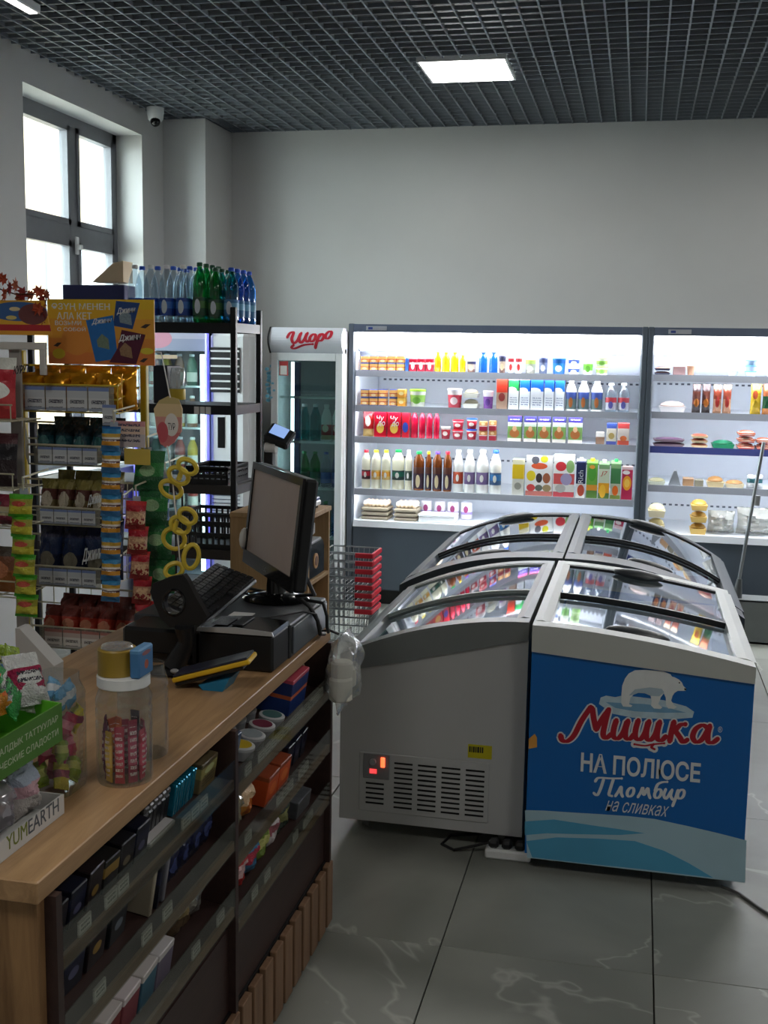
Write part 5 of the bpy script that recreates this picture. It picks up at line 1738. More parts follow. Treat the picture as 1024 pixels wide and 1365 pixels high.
goods('far', 0, 3, 2.46, .078, 4, tin, 'round tin with coloured lid', 'tin', .05, .078)
goods('far', 0, 2, 2.32, .045, 3, lambda r, i: bx(.05, .075, .03, [dk[3], mcol((120, 130, 120)), mcol((70, 90, 120))][(r + i) % 3]), 'small grey gum pack', 'pack', .06, .09)
goods('far', 0, 1, 2.86, .1, 1, lambda r, i: bx(.15, .10, .16, prt('print_blue_orange_box', [(0, (40, 70, 140)), (.45, (215, 110, 70)), (.56, (40, 60, 120)), (.9, (200, 80, 100))]), 'display_box'), 'blue display box with an orange stripe', 'box', .11)
goods('far', 0, 1, 3.0, .1, 1, lambda r, i: bagi(.09, .09, .05, prt('print_purple_bag', [(0, (90, 40, 90)), (.5, (210, 180, 110)), (.8, (225, 215, 215))], rough=.25, bump=.3), 1), 'purple and cream sweet bag', 'bag', .09)
# far bay, middle
orangeb = prt('print_orange_box', [(0, (206, 84, 40)), (.85, (150, 70, 40))], (.5, .5, .3, .2, (225, 120, 60)))
amber = prt('print_amber_bag', [(0, (200, 130, 50)), (.5, (225, 190, 150))], (.5, .4, .3, .2, (190, 100, 40)), rough=.2, bump=.4)
clearb = clear('crisp_film', (225, 225, 215), .12, .6, .12, .35, (190, 180, 150))
goods('far', 1, 2, 2.33, .075, 3, lambda r, i: bagi(.085, .095, .045, [amber, clearb, amber][(r + i) % 3], r + i), 'amber crinkled sweet bag', 'bag', .06, .12)
goods('far', 1, 1, 2.61, .1, 2, lambda r, i: bx(.085, .08, .22, orangeb, 'orange_box'), 'orange display box', 'box', .13)
goods('far', 1, 3, 2.82, .065, 3, lambda r, i: bx(.058, .075, .02, dk[1]), 'navy small pack', 'pack', .05, .1)
# far bay, lower
bagcols = [((70, 90, 50), (150, 170, 90)), ((190, 60, 60), (220, 180, 180)), ((70, 120, 160), (190, 60, 80)), ((120, 140, 60), (200, 200, 120)), ((200, 190, 190), (170, 100, 110)), ((60, 70, 60), (140, 140, 90))]
goods('far', 2, 2, 2.34, .085, 6, lambda r, i: bagi(.095, .10, .045, prt('print_sweet_%d' % ((r + i) % 6), [(0, bagcols[(r + i) % 6][0]), (.45, bagcols[(r + i) % 6][1]), (.75, bagcols[(r + i) % 6][0])], rough=.2, bump=.35), r + i), 'colourful sweet bag', 'bag', .06, .13)
goods('far', 2, 1, 2.93, .1, 1, lambda r, i: bx(.12, .05, .2, mat('grey_foil', (120, 124, 130), .3, .5, var=.4, scale=50), 'foil_box'), 'grey foil box', 'box', .13)

# clear bag hanging on the counter corner
t = thing('hanging_bag', 'clear bag of white rolls hanging on the far counter corner', 'bag', (KX + .03, 3.04, .70))
for k, (dy, dz, r, hh) in enumerate(((0, 0, .034, .07), (.045, .03, .034, .06), (.01, .065, .032, .05))):
    MB().lathe([(r * .8, 0), (r, .006), (r, hh - .006), (r * .8, hh)], 14, (KX + .042, 3.02 + dy, .715 + dz)).build('white_roll', mat('roll_cream', (226, 222, 208), .6), t, True)
bm_ = bag_mb(.16, .22, .085, 2).xf(Matrix.Translation(Vector((KX + .046, 3.04, .69))) @ Matrix.Rotation(PI / 2, 4, 'Z'))
bm_.build('clear_film', clear('bag_film_milky', (240, 242, 242), .12, .6, .15, .3, (215, 214, 210)), t, True)
MB().tube([(KX + .03, 3.04, .905), (KX - .0, 3.04, .915), (KX - .03, 3.04, .907)], .004, 6).build('strap', black_plastic, t, True)

# ================================================================== things on the counter
def on_top(x, y):
    return at(x, y, 'Z', KZ)


# two-tier cardboard sweet display
UX = -.935
UY1 = 1.69
UY0 = 1.26
c_ = lambda x, y: at(x, y, 'X', UX)
zl1 = c_(87, 1057).z
zu0, zu1 = c_(87, 984).z, c_(87, 934).z
ds_ = thing('sweet_display', 'two tier white and green card sweet display on the near counter end', 'display', (-1.06, 1.47, KZ))
wc = mat('card_white', (214, 214, 212), .6, var=.03)
gc = mat('card_green', (92, 172, 40), .55, var=.04)
gd = mat('card_green_front', (78, 128, 44), .55, var=.04)
zk = KZ + .0006
MB().box(UX - .004, UY0, zk, UX, UY1, zl1).build('lower_front', wc, ds_)
MB().box(UX - .26, UY1 - .004, zk, UX - .0045, UY1, zl1 + .0).build('lower_end', wc, ds_)
MB().box(UX - .26, UY0, zk, UX - .0045, UY1 - .0045, zk + .004).build('lower_base', wc, ds_)
MB().box(UX - .264, UY0, zk, UX - .26, UY1, zu1 + .12).build('back_card', wc, ds_)
MB().box(UX - .264, UY0, zk, UX - .0045, UY0 + .004, zu1).build('near_end', wc, ds_)
MB().prism([(UX - .26, zk), (UX - .15, zk), (UX - .13, zu1), (UX - .26, zu1 + .1)], 'Y', UY1 + .0005, UY1 + .004).build('far_end', wc, ds_)
UXU = UX - .0
MB().box(UXU - .004, UY0, zu0, UXU, UY1, zu1).build('upper_front', gd, ds_)
MB().box(UX - .26, UY0 + .0045, zu0, UXU - .0045, UY1 - .0045, zu0 + .005).build('upper_base', gc, ds_)
MB().prism([(UX - .26, zu0), (UXU - .0045, zu0), (UXU - .0045, zu1), (UX - .26, zu1 + .02)], 'Y', UY1 - .004, UY1).build('upper_end', gc, ds_)
hh = zl1 - zk
text_obj('YUM', 'lettering', mat('print_lime', (120, 134, 44), .6), ds_, Vector((UX + .0003, c_(9, 1150).y, KZ + .012)), (0, 1, 0), (0, 0, 1), .062, hh * .7, 0, 0, .0004)
text_obj('EARTH', 'lettering', mat('print_slate', (86, 94, 104), .6), ds_, Vector((UX + .0003, c_(9, 1150).y + .066, KZ + .012)), (0, 1, 0), (0, 0, 1), .098, hh * .7, 0, 0, .0004)
hg = zu1 - zu0
pale_green = mat('print_pale_green', (196, 206, 176), .6)
text_obj('ОРИГИНАЛДЫК ТАТТУУЛАР', 'lettering', pale_green, ds_, Vector((UXU + .0003, 1.42, zu0 + hg * .56)), (0, 1, 0), (0, 0, 1), .255, hg * .2, 0, .002, .0004)
text_obj('ОРГАНИЧЕСКИЕ СЛАДОСТИ', 'lettering', pale_green, ds_, Vector((UXU + .0003, 1.42, zu0 + hg * .2)), (0, 1, 0), (0, 0, 1), .255, hg * .2, 0, .002, .0004)
candy = [((226, 150, 40), (240, 120, 40), (70, 130, 50), 'orange'), ((60, 170, 80), (220, 225, 215), (60, 160, 80), 'green'), ((225, 225, 222), (170, 40, 80), (225, 225, 222), 'white and crimson'), ((190, 205, 60), (225, 230, 150), (150, 180, 40), 'lime'),
         ((60, 130, 200), (210, 215, 225), (50, 110, 190), 'blue'), ((225, 222, 218), (60, 80, 150), (200, 205, 215), 'white and navy'), ((200, 80, 60), (235, 205, 190), (190, 60, 60), 'red'), ((40, 140, 120), (220, 190, 60), (40, 140, 120), 'teal')]
k = 0
heap = [(8, 956, .03, 0, .1), (34, 948, .03, 1, -.35), (58, 938, .03, 2, .25), (80, 930, .04, 5, .5), (-8, 930, .07, 6, -.2), (18, 926, .08, 3, .5), (44, 918, .07, 4, -.5), (70, 912, .06, 3, .6), (24, 908, .12, 6, .9), (4, 906, .12, 1, -.6), (48, 900, .13, 7, .3), (70, 896, .13, 0, -.8), (30, 886, .17, 5, .2), (8, 884, .17, 2, -.3), (56, 882, .17, 1, .6)]
for k, (px, py, dx, ci, ro) in enumerate(heap):
    o = bagi(.074, .092, .03, prt('print_candy_%d' % ci, [(0, candy[ci][0]), (.3, candy[ci][1]), (.7, candy[ci][2])], [(.5, .5, .36, .14, candy[ci][2]), (.4, .3, .2, .1, candy[ci][0])], (.35, .65, (60, 60, 70), 7), rough=.16, bump=.9), ci, 'sweet_pack')
    p = at(px, py, 'X', UX - dx)
    p.z = max(p.z, zu0 + .012)
    o.location = (p.x - .012, min(p.y, UY1 - .02), p.z)
    o.rotation_euler = (Matrix.Rotation(-.45, 3, 'Y') @ Matrix.Rotation(PI / 2, 3, 'Z') @ Matrix.Rotation(ro, 3, 'Y') @ Matrix.Rotation(.3 * math.sin(k * 2.1), 3, 'Z')).to_euler()
    r = 0 if k < 4 else (1 if k < 8 else (2 if k < 12 else 3))
    n_ = k - (0, 4, 8, 12)[r]
    tag(o, f'{candy[ci][3]} sweet pack, {ORD[n_]} placed in {ORD[r]} row of the upper display tier', 'sweet pack', 'sweet packs on the green upper tier')
crin = clear('sweet_film', (236, 234, 236), .12, .6, .12, .45, (196, 188, 198))
for i in range(5):
    o = bagi(.075, .085, .05, crin if i % 2 else prt('print_lolly', [(0, (205, 196, 190)), (.5, (214, 170, 180)), (.75, (180, 190, 210))], rough=.25, bump=.4), i, 'lolly_bag')
    o.location = (UX - .055, 1.645 - .078 * i, KZ + .0078)
    o.rotation_euler = (0, 0, PI / 2)
    tag(o, f'{ORD[i]} film wrapped lolly bag from far end of the lower display tier', 'sweet bag', 'lolly bags on the white lower tier')


# clear plastic jars
def jar(label, cx, cy, rx, ry, h, neck, n=20, sq=False):
    t = thing('sweet_jar', label, 'jar', (cx, cy, KZ + .0006))
    mb = MB()
    prof = [(.96, 0.0), (1.0, .01), (1.0, h * .60), (.97, h * .62), (1.0, h * .64), (1.0, h * .72), (.97, h * .74), (1, h * .76), (1.0, h * .82), (neck, h * .93), (neck, h)]
    vs, fs = [], []
    e = .42 if sq else 1.0
    for r, z in prof:
        for k in range(n):
            a = 2 * PI * k / n
            ca, sa = math.cos(a), math.sin(a)
            if sq:
                ca, sa = math.copysign(abs(ca) ** e, ca), math.copysign(abs(sa) ** e, sa)
            vs.append((cx + rx * r * ca, cy + ry * r * sa, KZ + .0006 + z))
    for i in range(len(prof) - 1):
        for k in range(n):
            fs.append((i * n + k, i * n + (k + 1) % n, (i + 1) * n + (k + 1) % n, (i + 1) * n + k))
    fs.append(tuple(range(n)))
    mb.add(vs, fs)
    mb.build('jar_wall', clear('jar_plastic', (238, 240, 238), .06, .75, .05, .04), t, True)
    return t


J1 = Vector((-1.002, 1.79, 0))
t1 = jar('square clear jar packed with green and pink sweets', J1.x, J1.y, .042, .05, .215, .8, 24, True)
J2 = Vector((-.905, 1.865, 0))
h2 = at(170, 905, 'Y', J2.y).z - KZ
t2 = jar('round clear jar half full of upright sweet sticks', J2.x, J2.y, .052, .052, h2, .86, 24, False)
J3 = Vector((-.93, 2.0, 0))
t3 = jar('empty looking clear jar behind the jar of sweet sticks', J3.x, J3.y, .05, .05, h2 - .01, .86, 24, False)
rnd = random.Random(3)
sc = [((150, 175, 50), (215, 220, 120), 'green'), ((190, 50, 90), (225, 130, 150), 'pink'), ((205, 190, 60), (150, 60, 90), 'yellow'), ((90, 150, 190), (215, 220, 225), 'blue')]
k = 0
for lay in range(4):
    for i in range(2):
        for j in range(2):
            ci = (lay + i * 2 + j) % 3 if lay < 3 else 3
            o = bagi(.034, .048, .02, prt('print_jar_sweet_%d' % ci, [(0, sc[ci][0]), (.4, sc[ci][1]), (.7, sc[ci][0])], rough=.2, bump=.3), ci, 'jar_sweet')
            o.location = (J1.x - .019 + .038 * i, J1.y - .022 + .044 * j, KZ + .008 + .048 * lay)
            o.rotation_euler = (rnd.uniform(-.5, .5), rnd.uniform(-.6, .6), PI / 2 + rnd.uniform(-.9, .9))
            tag(o, f'{sc[ci][2]} wrapped sweet, {["bottom", "second", "third", "top"][lay]} layer, {["near left", "far left", "near right", "far right"][i * 2 + j]}, in square jar', 'sweet', 'wrapped sweets in the square jar')
stc = [((176, 30, 60), 'crimson'), ((150, 40, 70), 'dark pink'), ((60, 40, 60), 'dark plum'), ((170, 60, 90), 'rose'), ((190, 90, 50), 'rust'), ((90, 40, 70), 'purple'), ((200, 160, 60), 'gold')]
for i in range(12):
    a = 2 * PI * i / 9 if i < 9 else 2 * PI * i / 3
    rr = .034 if i < 9 else .013
    ci = i % 7
    o = bagi(.018, .095 + .012 * (i % 3), .012, prt('print_stick_%d' % ci, [(0, stc[ci][0]), (.3, tuple(min(255, v + 40) for v in stc[ci][0])), (.75, stc[ci][0])], None, (.1, .9, (232, 214, 214), 9), rough=.25), ci, 'sweet_stick')
    o.location = (J2.x + rr * math.cos(a), J2.y + rr * math.sin(a), KZ + .004)
    o.rotation_euler = (0, 0, a + PI / 2)
    tag(o, f'{stc[ci][1]} wrapped sweet stick number {ORD[i]} round the round jar', 'sweet stick', 'sweet sticks in the round jar')
# gold tape roll and blue card box on the jar's lid
zt2 = KZ + .0006 + h2
MB().lathe([(.047, h2 - .012), (.049, h2 - .01), (.049, h2 + .008), (.03, h2 + .009)], 22, (J2.x, J2.y, KZ + .0006)).build('white_lid', white_plastic, t2, True)
t = thing('tape_roll', 'gold brown roll of tape standing on the jar lid', 'tape', (J2.x - .012, J2.y, zt2 + .0095))
MB().lathe([(.036, .0096), (.036, .056), (.034, .058)], 24, (J2.x - .012, J2.y, zt2)).build('roll', mat('tape_gold', (150, 122, 44), .35, var=.08), t, True)
MB().lathe([(.03, .0585), (.028, .063), (.01, .064)], 18, (J2.x - .012, J2.y, zt2)).build('foil_top', silver, t, True)
single(MB().box(J2.x + .026, J2.y - .03, zt2 + .0096, J2.x + .046, J2.y + .03, zt2 + .064, .003), 'blue_card_box', prt('print_blue_card', [(0, (70, 120, 170)), (.85, (96, 146, 190))], [(.5, .4, .14, .16, (180, 90, 60)), (.5, .8, .3, .08, (150, 90, 90))], hor='Y'), 'small blue card box beside the tape roll on the jar', 'box')

# white card wedge stand behind the sweets
q = [at(26, 838, 'Y', 2.08), at(72, 888, 'Y', 2.08)]
mb = MB().prism([(q[0].x - .01, KZ + .0006), (q[1].x - .005, KZ + .0006), (q[1].x, q[1].z), (q[0].x, q[0].z), (q[0].x - .01, q[0].z)], 'Y', 2.08, 2.12)
single(mb, 'card_wedge', mat('card_grey_white', (176, 174, 170), .7), 'plain white sloping card stand behind the sweet display', 'stand')

# receipt printer, desktop computer, cash drawer
pz = at(369, 843, 'Y', 2.6).z
t = thing('receipt_printer', 'black printer with a silver front strip at the counter edge', 'printer', (-.955, 2.67, KZ))
MB().box(-1.06, 2.605, KZ + .0006, -.86, 2.735, pz - .012, .006).build('printer_body', black_plastic, t)
MB().prism([(-1.062, pz - .0118), (-.858, pz - .0118), (-.862, pz - .002), (-.96, pz + .004), (-1.058, pz - .002)], 'Y', 2.601, 2.606).build('silver_strip', mat('strip_silver', (196, 198, 200), .3, .4), t)
MB().prism([(-1.062, pz - .0118), (-.858, pz - .0118), (-.862, pz - .002), (-.96, pz + .004), (-1.058, pz - .002)], 'Y', 2.6065, 2.735).build('printer_top', gloss_black, t)
MB().box(-1.03, 2.62, pz + .0035, -.985, 2.70, pz + .006, .001).build('paper_window', mat('window_grey', (90, 92, 96), .2), t)
MB().box(-.975, 2.62, pz + .0045, -.945, 2.715, pz + .0075, .001).build('paper_slot', black_plastic, t)
pcz = at(393, 831, 'Y', 2.76).z
t = thing('desktop_computer', 'flat dark grey desktop computer lying on the counter under the monitor', 'computer', (-1.05, 2.92, KZ))
MB().box(-1.30, 2.745, KZ + .0006, -.858, 3.09, pcz, .004).build('case', mat('pc_case', (58, 60, 64), .45, var=.05), t)
MB().box(-.858, 2.755, KZ + .012, -.852, 3.08, pcz - .008, .002).build('side_cover', mat('pc_side', (74, 80, 86), .45, var=.05), t)
t = thing('cash_box', 'plain black box left of the receipt printer', 'box', (-1.16, 2.70, KZ))
MB().box(-1.27, 2.61, KZ + .0006, -1.068, 2.74, pcz - .002, .008).build('box_body', black_plastic, t)
MB().box(-1.262, 2.606, KZ + .02, -1.076, 2.6105, KZ + .03).build('front_groove', gloss_black, t)

# monitor
ny = 2.80
fy = 3.2
mz0, mz1 = at(389, 792, 'Y', ny), at(404, 638, 'Y', ny + .04)
lz0, lz1 = at(326, 749, 'Y', fy), at(336, 615, 'Y', fy + .04)
bc_ = at(368, 799, 'Z', pcz)
t = thing('monitor', 'black flat monitor turned to the cashier on a glossy round foot', 'monitor', (bc_.x, bc_.y, pcz))
MB().lathe([(.095, .0006), (.098, .005), (.09, .012), (.03, .022)], 28, (bc_.x, bc_.y, pcz), 1.0, .9).build('foot', gloss_black, t, True)
ctr = (mz0 + mz1 + lz0 + lz1) / 4
eu = ((mz0 - lz0) + (mz1 - lz1)).normalized()
ev = ((mz1 - mz0) + (lz1 - lz0)).normalized()
en = eu.cross(ev).normalized()
if en.dot(CAM - ctr) < 0:
    en = -en
ev = en.cross(eu)
if ev.z < 0:
    ev = -ev
wM, hM = ((mz0 - lz0).length + (mz1 - lz1).length) / 2, ((mz1 - mz0).length + (lz1 - lz0).length) / 2
MT = Matrix((eu, ev, en)).transposed().to_4x4()
MT.translation = ctr
MB().box(-wM / 2, -hM / 2, -.045, wM / 2, hM / 2, -.006, .008).xf(MT).build('casing', black_plastic, t)
bz = MB()
for q in ((-wM / 2, -hM / 2, wM / 2, -hM / 2 + .04), (-wM / 2, hM / 2 - .02, wM / 2, hM / 2), (-wM / 2, -hM / 2 + .04, -wM / 2 + .02, hM / 2 - .02), (wM / 2 - .02, -hM / 2 + .04, wM / 2, hM / 2 - .02)):
    bz.box(q[0], q[1], -.006, q[2], q[3], .002)
bz.xf(MT).build('bezel', gloss_black, t)
MB().box(-wM / 2 + .02, -hM / 2 + .04, -.006, wM / 2 - .02, hM / 2 - .02, -.002).xf(MT).build('screen', mat('screen_reflection_grey', (186, 166, 160), .25, var=.05), t)  # pale base colour stands in for reflections on the dark, switched-off screen
text_obj('LG', 'logo', mat('logo_grey', (120, 120, 122), .4), t, MT @ Vector((-.02, -hM / 2 + .012, .0022)), eu if eu.x > 0 else -eu, ev, .03, .014, 0, 0, .0004)
nb = MT @ Vector((0, -hM / 2 + .02, -.03))
MB().tube([(bc_.x, bc_.y, pcz + .015), tuple((Vector((bc_.x, bc_.y, pcz + .03)) + nb) / 2), tuple(nb)], [.03, .026, .026], 12).build('neck', gloss_black, t, True)
nt_ = MT @ Vector((-wM / 2 if (MT @ Vector((-wM / 2, 0, 0))).x < ctr.x else wM / 2, -hM / 2 + .07, .004))
MB().ell(tuple(nt_), .012, .03, .034, 10, 6).build('paper_note', paper_white, t, True)
# cables
e0 = MT @ Vector((wM / 2 - .05 if eu.x > 0 else -wM / 2 + .05, -hM / 2 + .05, -.047))
pts = [e0, e0 + Vector((.03, .0, -.06)), Vector((-.90, 2.93, pcz + .035)), Vector((-.862, 2.93, pcz + .008)), Vector((-.838, 2.93, pcz - .03)), Vector((-.836, 2.95, KZ + .02)), Vector((-.838, 3.0, KZ + .008))]
single(MB().tube(pts, .006, 8), 'monitor_cable', black_plastic, 'thick black monitor cable running over the computer edge', 'cable', None, True)
pts = [Vector((-1.1, 3.10, pcz + .01)), Vector((-1.0, 3.04, pcz + .012)), Vector((-.9, 3.0, pcz + .010)), Vector((-.84, 2.99, pcz + .006)), Vector((-.828, 2.99, pcz - .03)), Vector((-.83, 3.0, KZ + .03)), Vector((-.835, 3.03, KZ + .006))]
single(MB().tube(pts, .005, 8), 'power_lead', black_plastic, 'second black lead looping down beside the monitor cable', 'cable', None, True)
pts = [Vector((-.95, 2.77, pcz + .004)), Vector((-.90, 2.83, pcz + .004)), Vector((-.866, 2.88, pcz + .004)), Vector((-.842, 2.93, pcz - .012)), Vector((-.838, 2.97, KZ + .03))]
single(MB().tube(pts, .0025, 6), 'thin_lead', black_plastic, 'thin black lead lying on the desktop computer', 'cable', None, True)

# keyboard resting on a black stand above the cash box
kz = pcz + .016
k0, k1, k2, k3 = at(236, 803, 'Z', kz + .02), at(276, 812, 'Z', kz), at(322, 774, 'Z', kz + .03), at(286, 765, 'Z', kz + .05)
t = thing('keyboard', 'black keyboard lying tilted between scanner and monitor', 'keyboard', tuple((k0 + k1 + k2 + k3) / 4))
kc = (k0 + k1 + k2 + k3) / 4
ku = ((k2 - k1) + (k3 - k0)).normalized()
kv = ((k0 - k1) + (k3 - k2))
kv = (kv - ku * kv.dot(ku)).normalized()
kn_ = ku.cross(kv)
if kn_.z < 0:
    kn_ = -kn_
KL, KW = .38, .14
KT = Matrix((ku, kv, kn_)).transposed().to_4x4()
KT.translation = kc
MB().box(-KL / 2, -KW / 2, -.016, KL / 2, KW / 2, 0, .005).xf(KT).build('keyboard_base', black_plastic, t)
ks = MB()
for r in range(6):
    for c in range(18):
        if r == 0 and 4 < c < 10:
            continue
        ks.box(-KL / 2 + .012 + c * .0199, -KW / 2 + .01 + r * .0205, 0, -KL / 2 + .012 + c * .0199 + .0165, -KW / 2 + .01 + r * .0205 + .017, .007)
ks.xf(KT).build('keycaps', mat('keycap_black', (36, 37, 40), .4, var=.1), t)
lp = MB()
for u in (-.15, .15):
    for v in (-.05, .05):
        p = KT @ Vector((u, v, -.014))
        lp.tube([(p.x, p.y, pcz + .0005), (p.x, p.y, p.z)], .006, 6)
lp.build('stand_legs', black_plastic, t)

# barcode scanner on its stand
sy = 2.55
t = thing('barcode_scanner', 'black handheld barcode scanner upright on its stand', 'scanner', (-1.10, 2.55, KZ))
b0 = at(236, 889, 'Z', KZ)
MB().ell((b0.x, 2.535, KZ + .008), .06, .045, .0085, 18, 6).build('foot', black_plastic, t, True)
g = lambda x, y: at(x, y, 'Y', sy)
outer = [g(x, y) for x, y in ((200, 789), (204, 778), (226, 769), (244, 766), (250, 774), (262, 798), (276, 822), (268, 832), (246, 836), (226, 836), (214, 824), (206, 806))]
hole = [g(230 + 13.5 * math.cos(2 * PI * k / 12 + PI) + 2, 803 + 16 * math.sin(2 * PI * k / 12 + PI)) for k in range(12)]
mb = MB()
n = 12
for d_ in (0, .022):
    mb.v += [Vector((p.x, p.y + d_, p.z)) for p in outer] + [Vector((p.x, p.y + d_, p.z)) for p in hole]
for k in range(n):
    a, b_ = k, (k + 1) % n
    mb.f += [(a, b_, n + b_, n + a), (2 * n + a, 2 * n + b_, 3 * n + b_, 3 * n + a), (a, b_, 2 * n + b_, 2 * n + a), (n + a, n + b_, 3 * n + b_, 3 * n + a)]
mb.build('scanner_head', black_plastic, t)
MB().tube([tuple(g(246, 834)), tuple(g(247, 858) + Vector((0, .01, 0))), (b0.x + .012, 2.545, KZ + .012)], [.026, .022, .028], 12).build('grip', black_plastic, t, True)
rg = MB().tube([tuple(g(230 + 14.5 * math.cos(2 * PI * k / 20) + 2, 803 + 17 * math.sin(2 * PI * k / 20)) + Vector((0, -.002, 0))) for k in range(20)], .003, 6, True)
rg.build('window_ring', gloss_black, t, True)
MB().ell((b0.x + .035, 2.50, KZ + .018), .012, .008, .006, 10, 6).build('button', mat('button_grey', (150, 150, 150), .3), t, True)

# card terminal, yellow edged on a teal dock
t = thing('card_terminal', 'yellow edged card terminal leaning on a teal dock', 'card terminal', (-.985, 2.5, KZ))
q0, q1 = at(236, 905, 'Y', 2.45) + Vector((0, 0, .004)), at(338, 880, 'Y', 2.47) + Vector((0, 0, .004))
ctr = (q0 + q1) / 2
d = (q1 - q0).normalized()
TT = Matrix((d, Vector((0, 0, 1)).cross(d).normalized(), d.cross(Vector((0, 0, 1)).cross(d).normalized()))).transposed().to_4x4()
TT.translation = ctr
Lt = (q1 - q0).length
MB().box(-Lt / 2, -.04, -.004, Lt / 2, .04, .008, .003).xf(TT).build('yellow_edge', mat('terminal_yellow', (222, 178, 36), .4), t)
MB().box(-Lt / 2 + .004, -.037, .008, Lt / 2 - .004, .037, .014, .002).xf(TT).build('dark_face', mat('terminal_navy', (40, 42, 58), .35), t)
MB().box(-Lt / 2 + .003, -.036, -.014, Lt / 2 - .02, .036, -.004, .003).xf(TT).build('underside', black_plastic, t)
MB().prism([(-.975, KZ + .0006), (-.925, KZ + .0006), (-.908, KZ + .034), (-.985, KZ + .012)], 'Y', 2.425, 2.50).build('teal_dock', mat('dock_teal', (30, 120, 160), .35), t)
mb = MB().box(-1.045, 2.77, pcz + .0006, -.985, 2.83, pcz + .003)
single(mb, 'paper_slip', paper_white, 'white paper slip lying on the computer beside the keyboard', 'paper')

# ================================================================== SNACK RACK behind the counter
yel = mat('rack_yellow', (206, 180, 50), .4, var=.06)
wire_w = mat('rack_wire_pale', (200, 196, 170), .4, .2)
SYF, SYB = 3.12, 3.36
g3 = lambda x, y, Y=SYF: at(x, y, 'Y', Y)
rx0, rx1 = g3(40, 600, SYB).x - .02, g3(193, 560, SYB).x
rk = thing('snack_rack', 'yellow wire snack rack with an orange sign behind the counter', 'rack', ((rx0 + rx1) / 2, SYB, 0))
for xx in (rx0, rx1):
    MB().box(xx - .011, SYB - .011, 0, xx + .011, SYB + .011, g3(200, 470, SYB).z, .003).build('post', yel, rk)
MB().box(rx0 - .011, SYB - .25, 0.001, rx0 + .011, SYB + .15, .025).build('foot', yel, rk)
MB().box(rx1 - .011, SYB - .25, 0.001, rx1 + .011, SYB + .15, .025).build('foot', yel, rk)
hz0, hz1 = g3(130, 486).z, g3(130, 399).z
hx0, hx1 = g3(63, 440).x, g3(205, 440).x
hs_ = MB().box(hx0, SYF + .004, hz0, hx1, SYF + .008, hz1).build('sign_board', prt('print_sign_orange', [(0, (222, 130, 64)), (.18, (226, 146, 60)), (.4, (230, 164, 58)), (.7, (232, 182, 50)), (.85, (226, 188, 44))], [(.27, .38, .14, .24, (226, 150, 66)), (.1, .16, .06, .08, (222, 200, 50)), (.93, .22, .06, .05, (220, 200, 60))]), rk)
hs_['label'] = 'orange sign showing three seed packets'
for xx in (hx0 + .03, hx1 - .03):
    MB().box(xx - .006, SYF + .0085, hz0 + .02, xx + .006, SYB - .011, hz0 + .032).build('sign_bracket', yel, hs_)
hw, hh = hx1 - hx0, hz1 - hz0


def sg(body, u0, v0, u1, v1):
    text_obj(body, 'sign_lettering', white_print, hs_, Vector((hx0 + hw * u0, SYF + .0038, hz0 + hh * v0)), (1, 0, 0), (0, 0, 1), hw * (u1 - u0), hh * (v1 - v0), 0, .01, .0004)


sg('ӨЗҮҢ МЕНЕН', .04, .82, .59, .94)
sg('АЛА КЕТ', .09, .69, .42, .80)
sg('ВОЗЬМИ', .07, .60, .32, .67)
sg('С СОБОЙ', .09, .51, .36, .58)


def signpoly(name, pts, m, d, par):
    mb = MB()
    vs = [Vector((hx0 + hw * u, SYF + .004 - d, hz0 + hh * v)) for u, v in pts]
    n = len(vs)
    mb.add(vs + [v + Vector((0, .0004, 0)) for v in vs], [tuple(range(n)), tuple(range(n, 2 * n))] + [(i, (i + 1) % n, n + (i + 1) % n, n + i) for i in range(n)])
    return mb.build(name, m, par)


for nm, pts, c, c2, d, tx_ in (('packet_picture', [(.65, .98), (.87, .95), (.80, .55), (.62, .60)], (36, 74, 134), (130, 150, 160), .0004, (.655, .76, .83, .87)),
                               ('packet_picture', [(.365, .68), (.62, .76), (.66, .10), (.45, .04)], (40, 116, 190), (120, 140, 120), .0010, (.42, .60, .61, .70)),
                               ('packet_picture', [(.70, .54), (.92, .47), (.83, .02), (.58, .04), (.66, .26)], (84, 26, 54), (150, 120, 90), .0016, (.67, .34, .88, .46))):
    po = signpoly(nm, pts, mat('sign_%d_%d_%d' % c, c, .4, var=.12, scale=60), d, hs_)
    ux_, vx_ = sum(p[0] for p in pts) / len(pts), sum(p[1] for p in pts) / len(pts)
    signpoly('seed_picture', [(ux_ - .05, vx_ - .12), (ux_ + .06, vx_ - .16), (ux_ + .05, vx_ + .0), (ux_ - .01, vx_ + .08), (ux_ - .06, vx_ - .02)], mat('seed_%d' % c[0], c2, .5, var=.5, scale=160), d + .0004, po)
    text_obj('Джинн', 'packet_lettering', white_print, po, Vector((hx0 + hw * tx_[0], SYF + .004 - d - .0006, hz0 + hh * tx_[1])), (1, 0, .1), (0, 0, 1), hw * (tx_[2] - tx_[0]), hh * (tx_[3] - tx_[1]), .3, .02, .0004)
for (u, v, s_) in ((.09, .30, 1), (.92, .60, 1.2), (.90, .08, 1)):
    signpoly('seed_mark', [(u - .04 * s_, v - .02), (u, v - .035), (u + .04 * s_, v + .03), (u, v + .03)], mat('seed_dark', (60, 50, 50), .5), .0006, hs_)

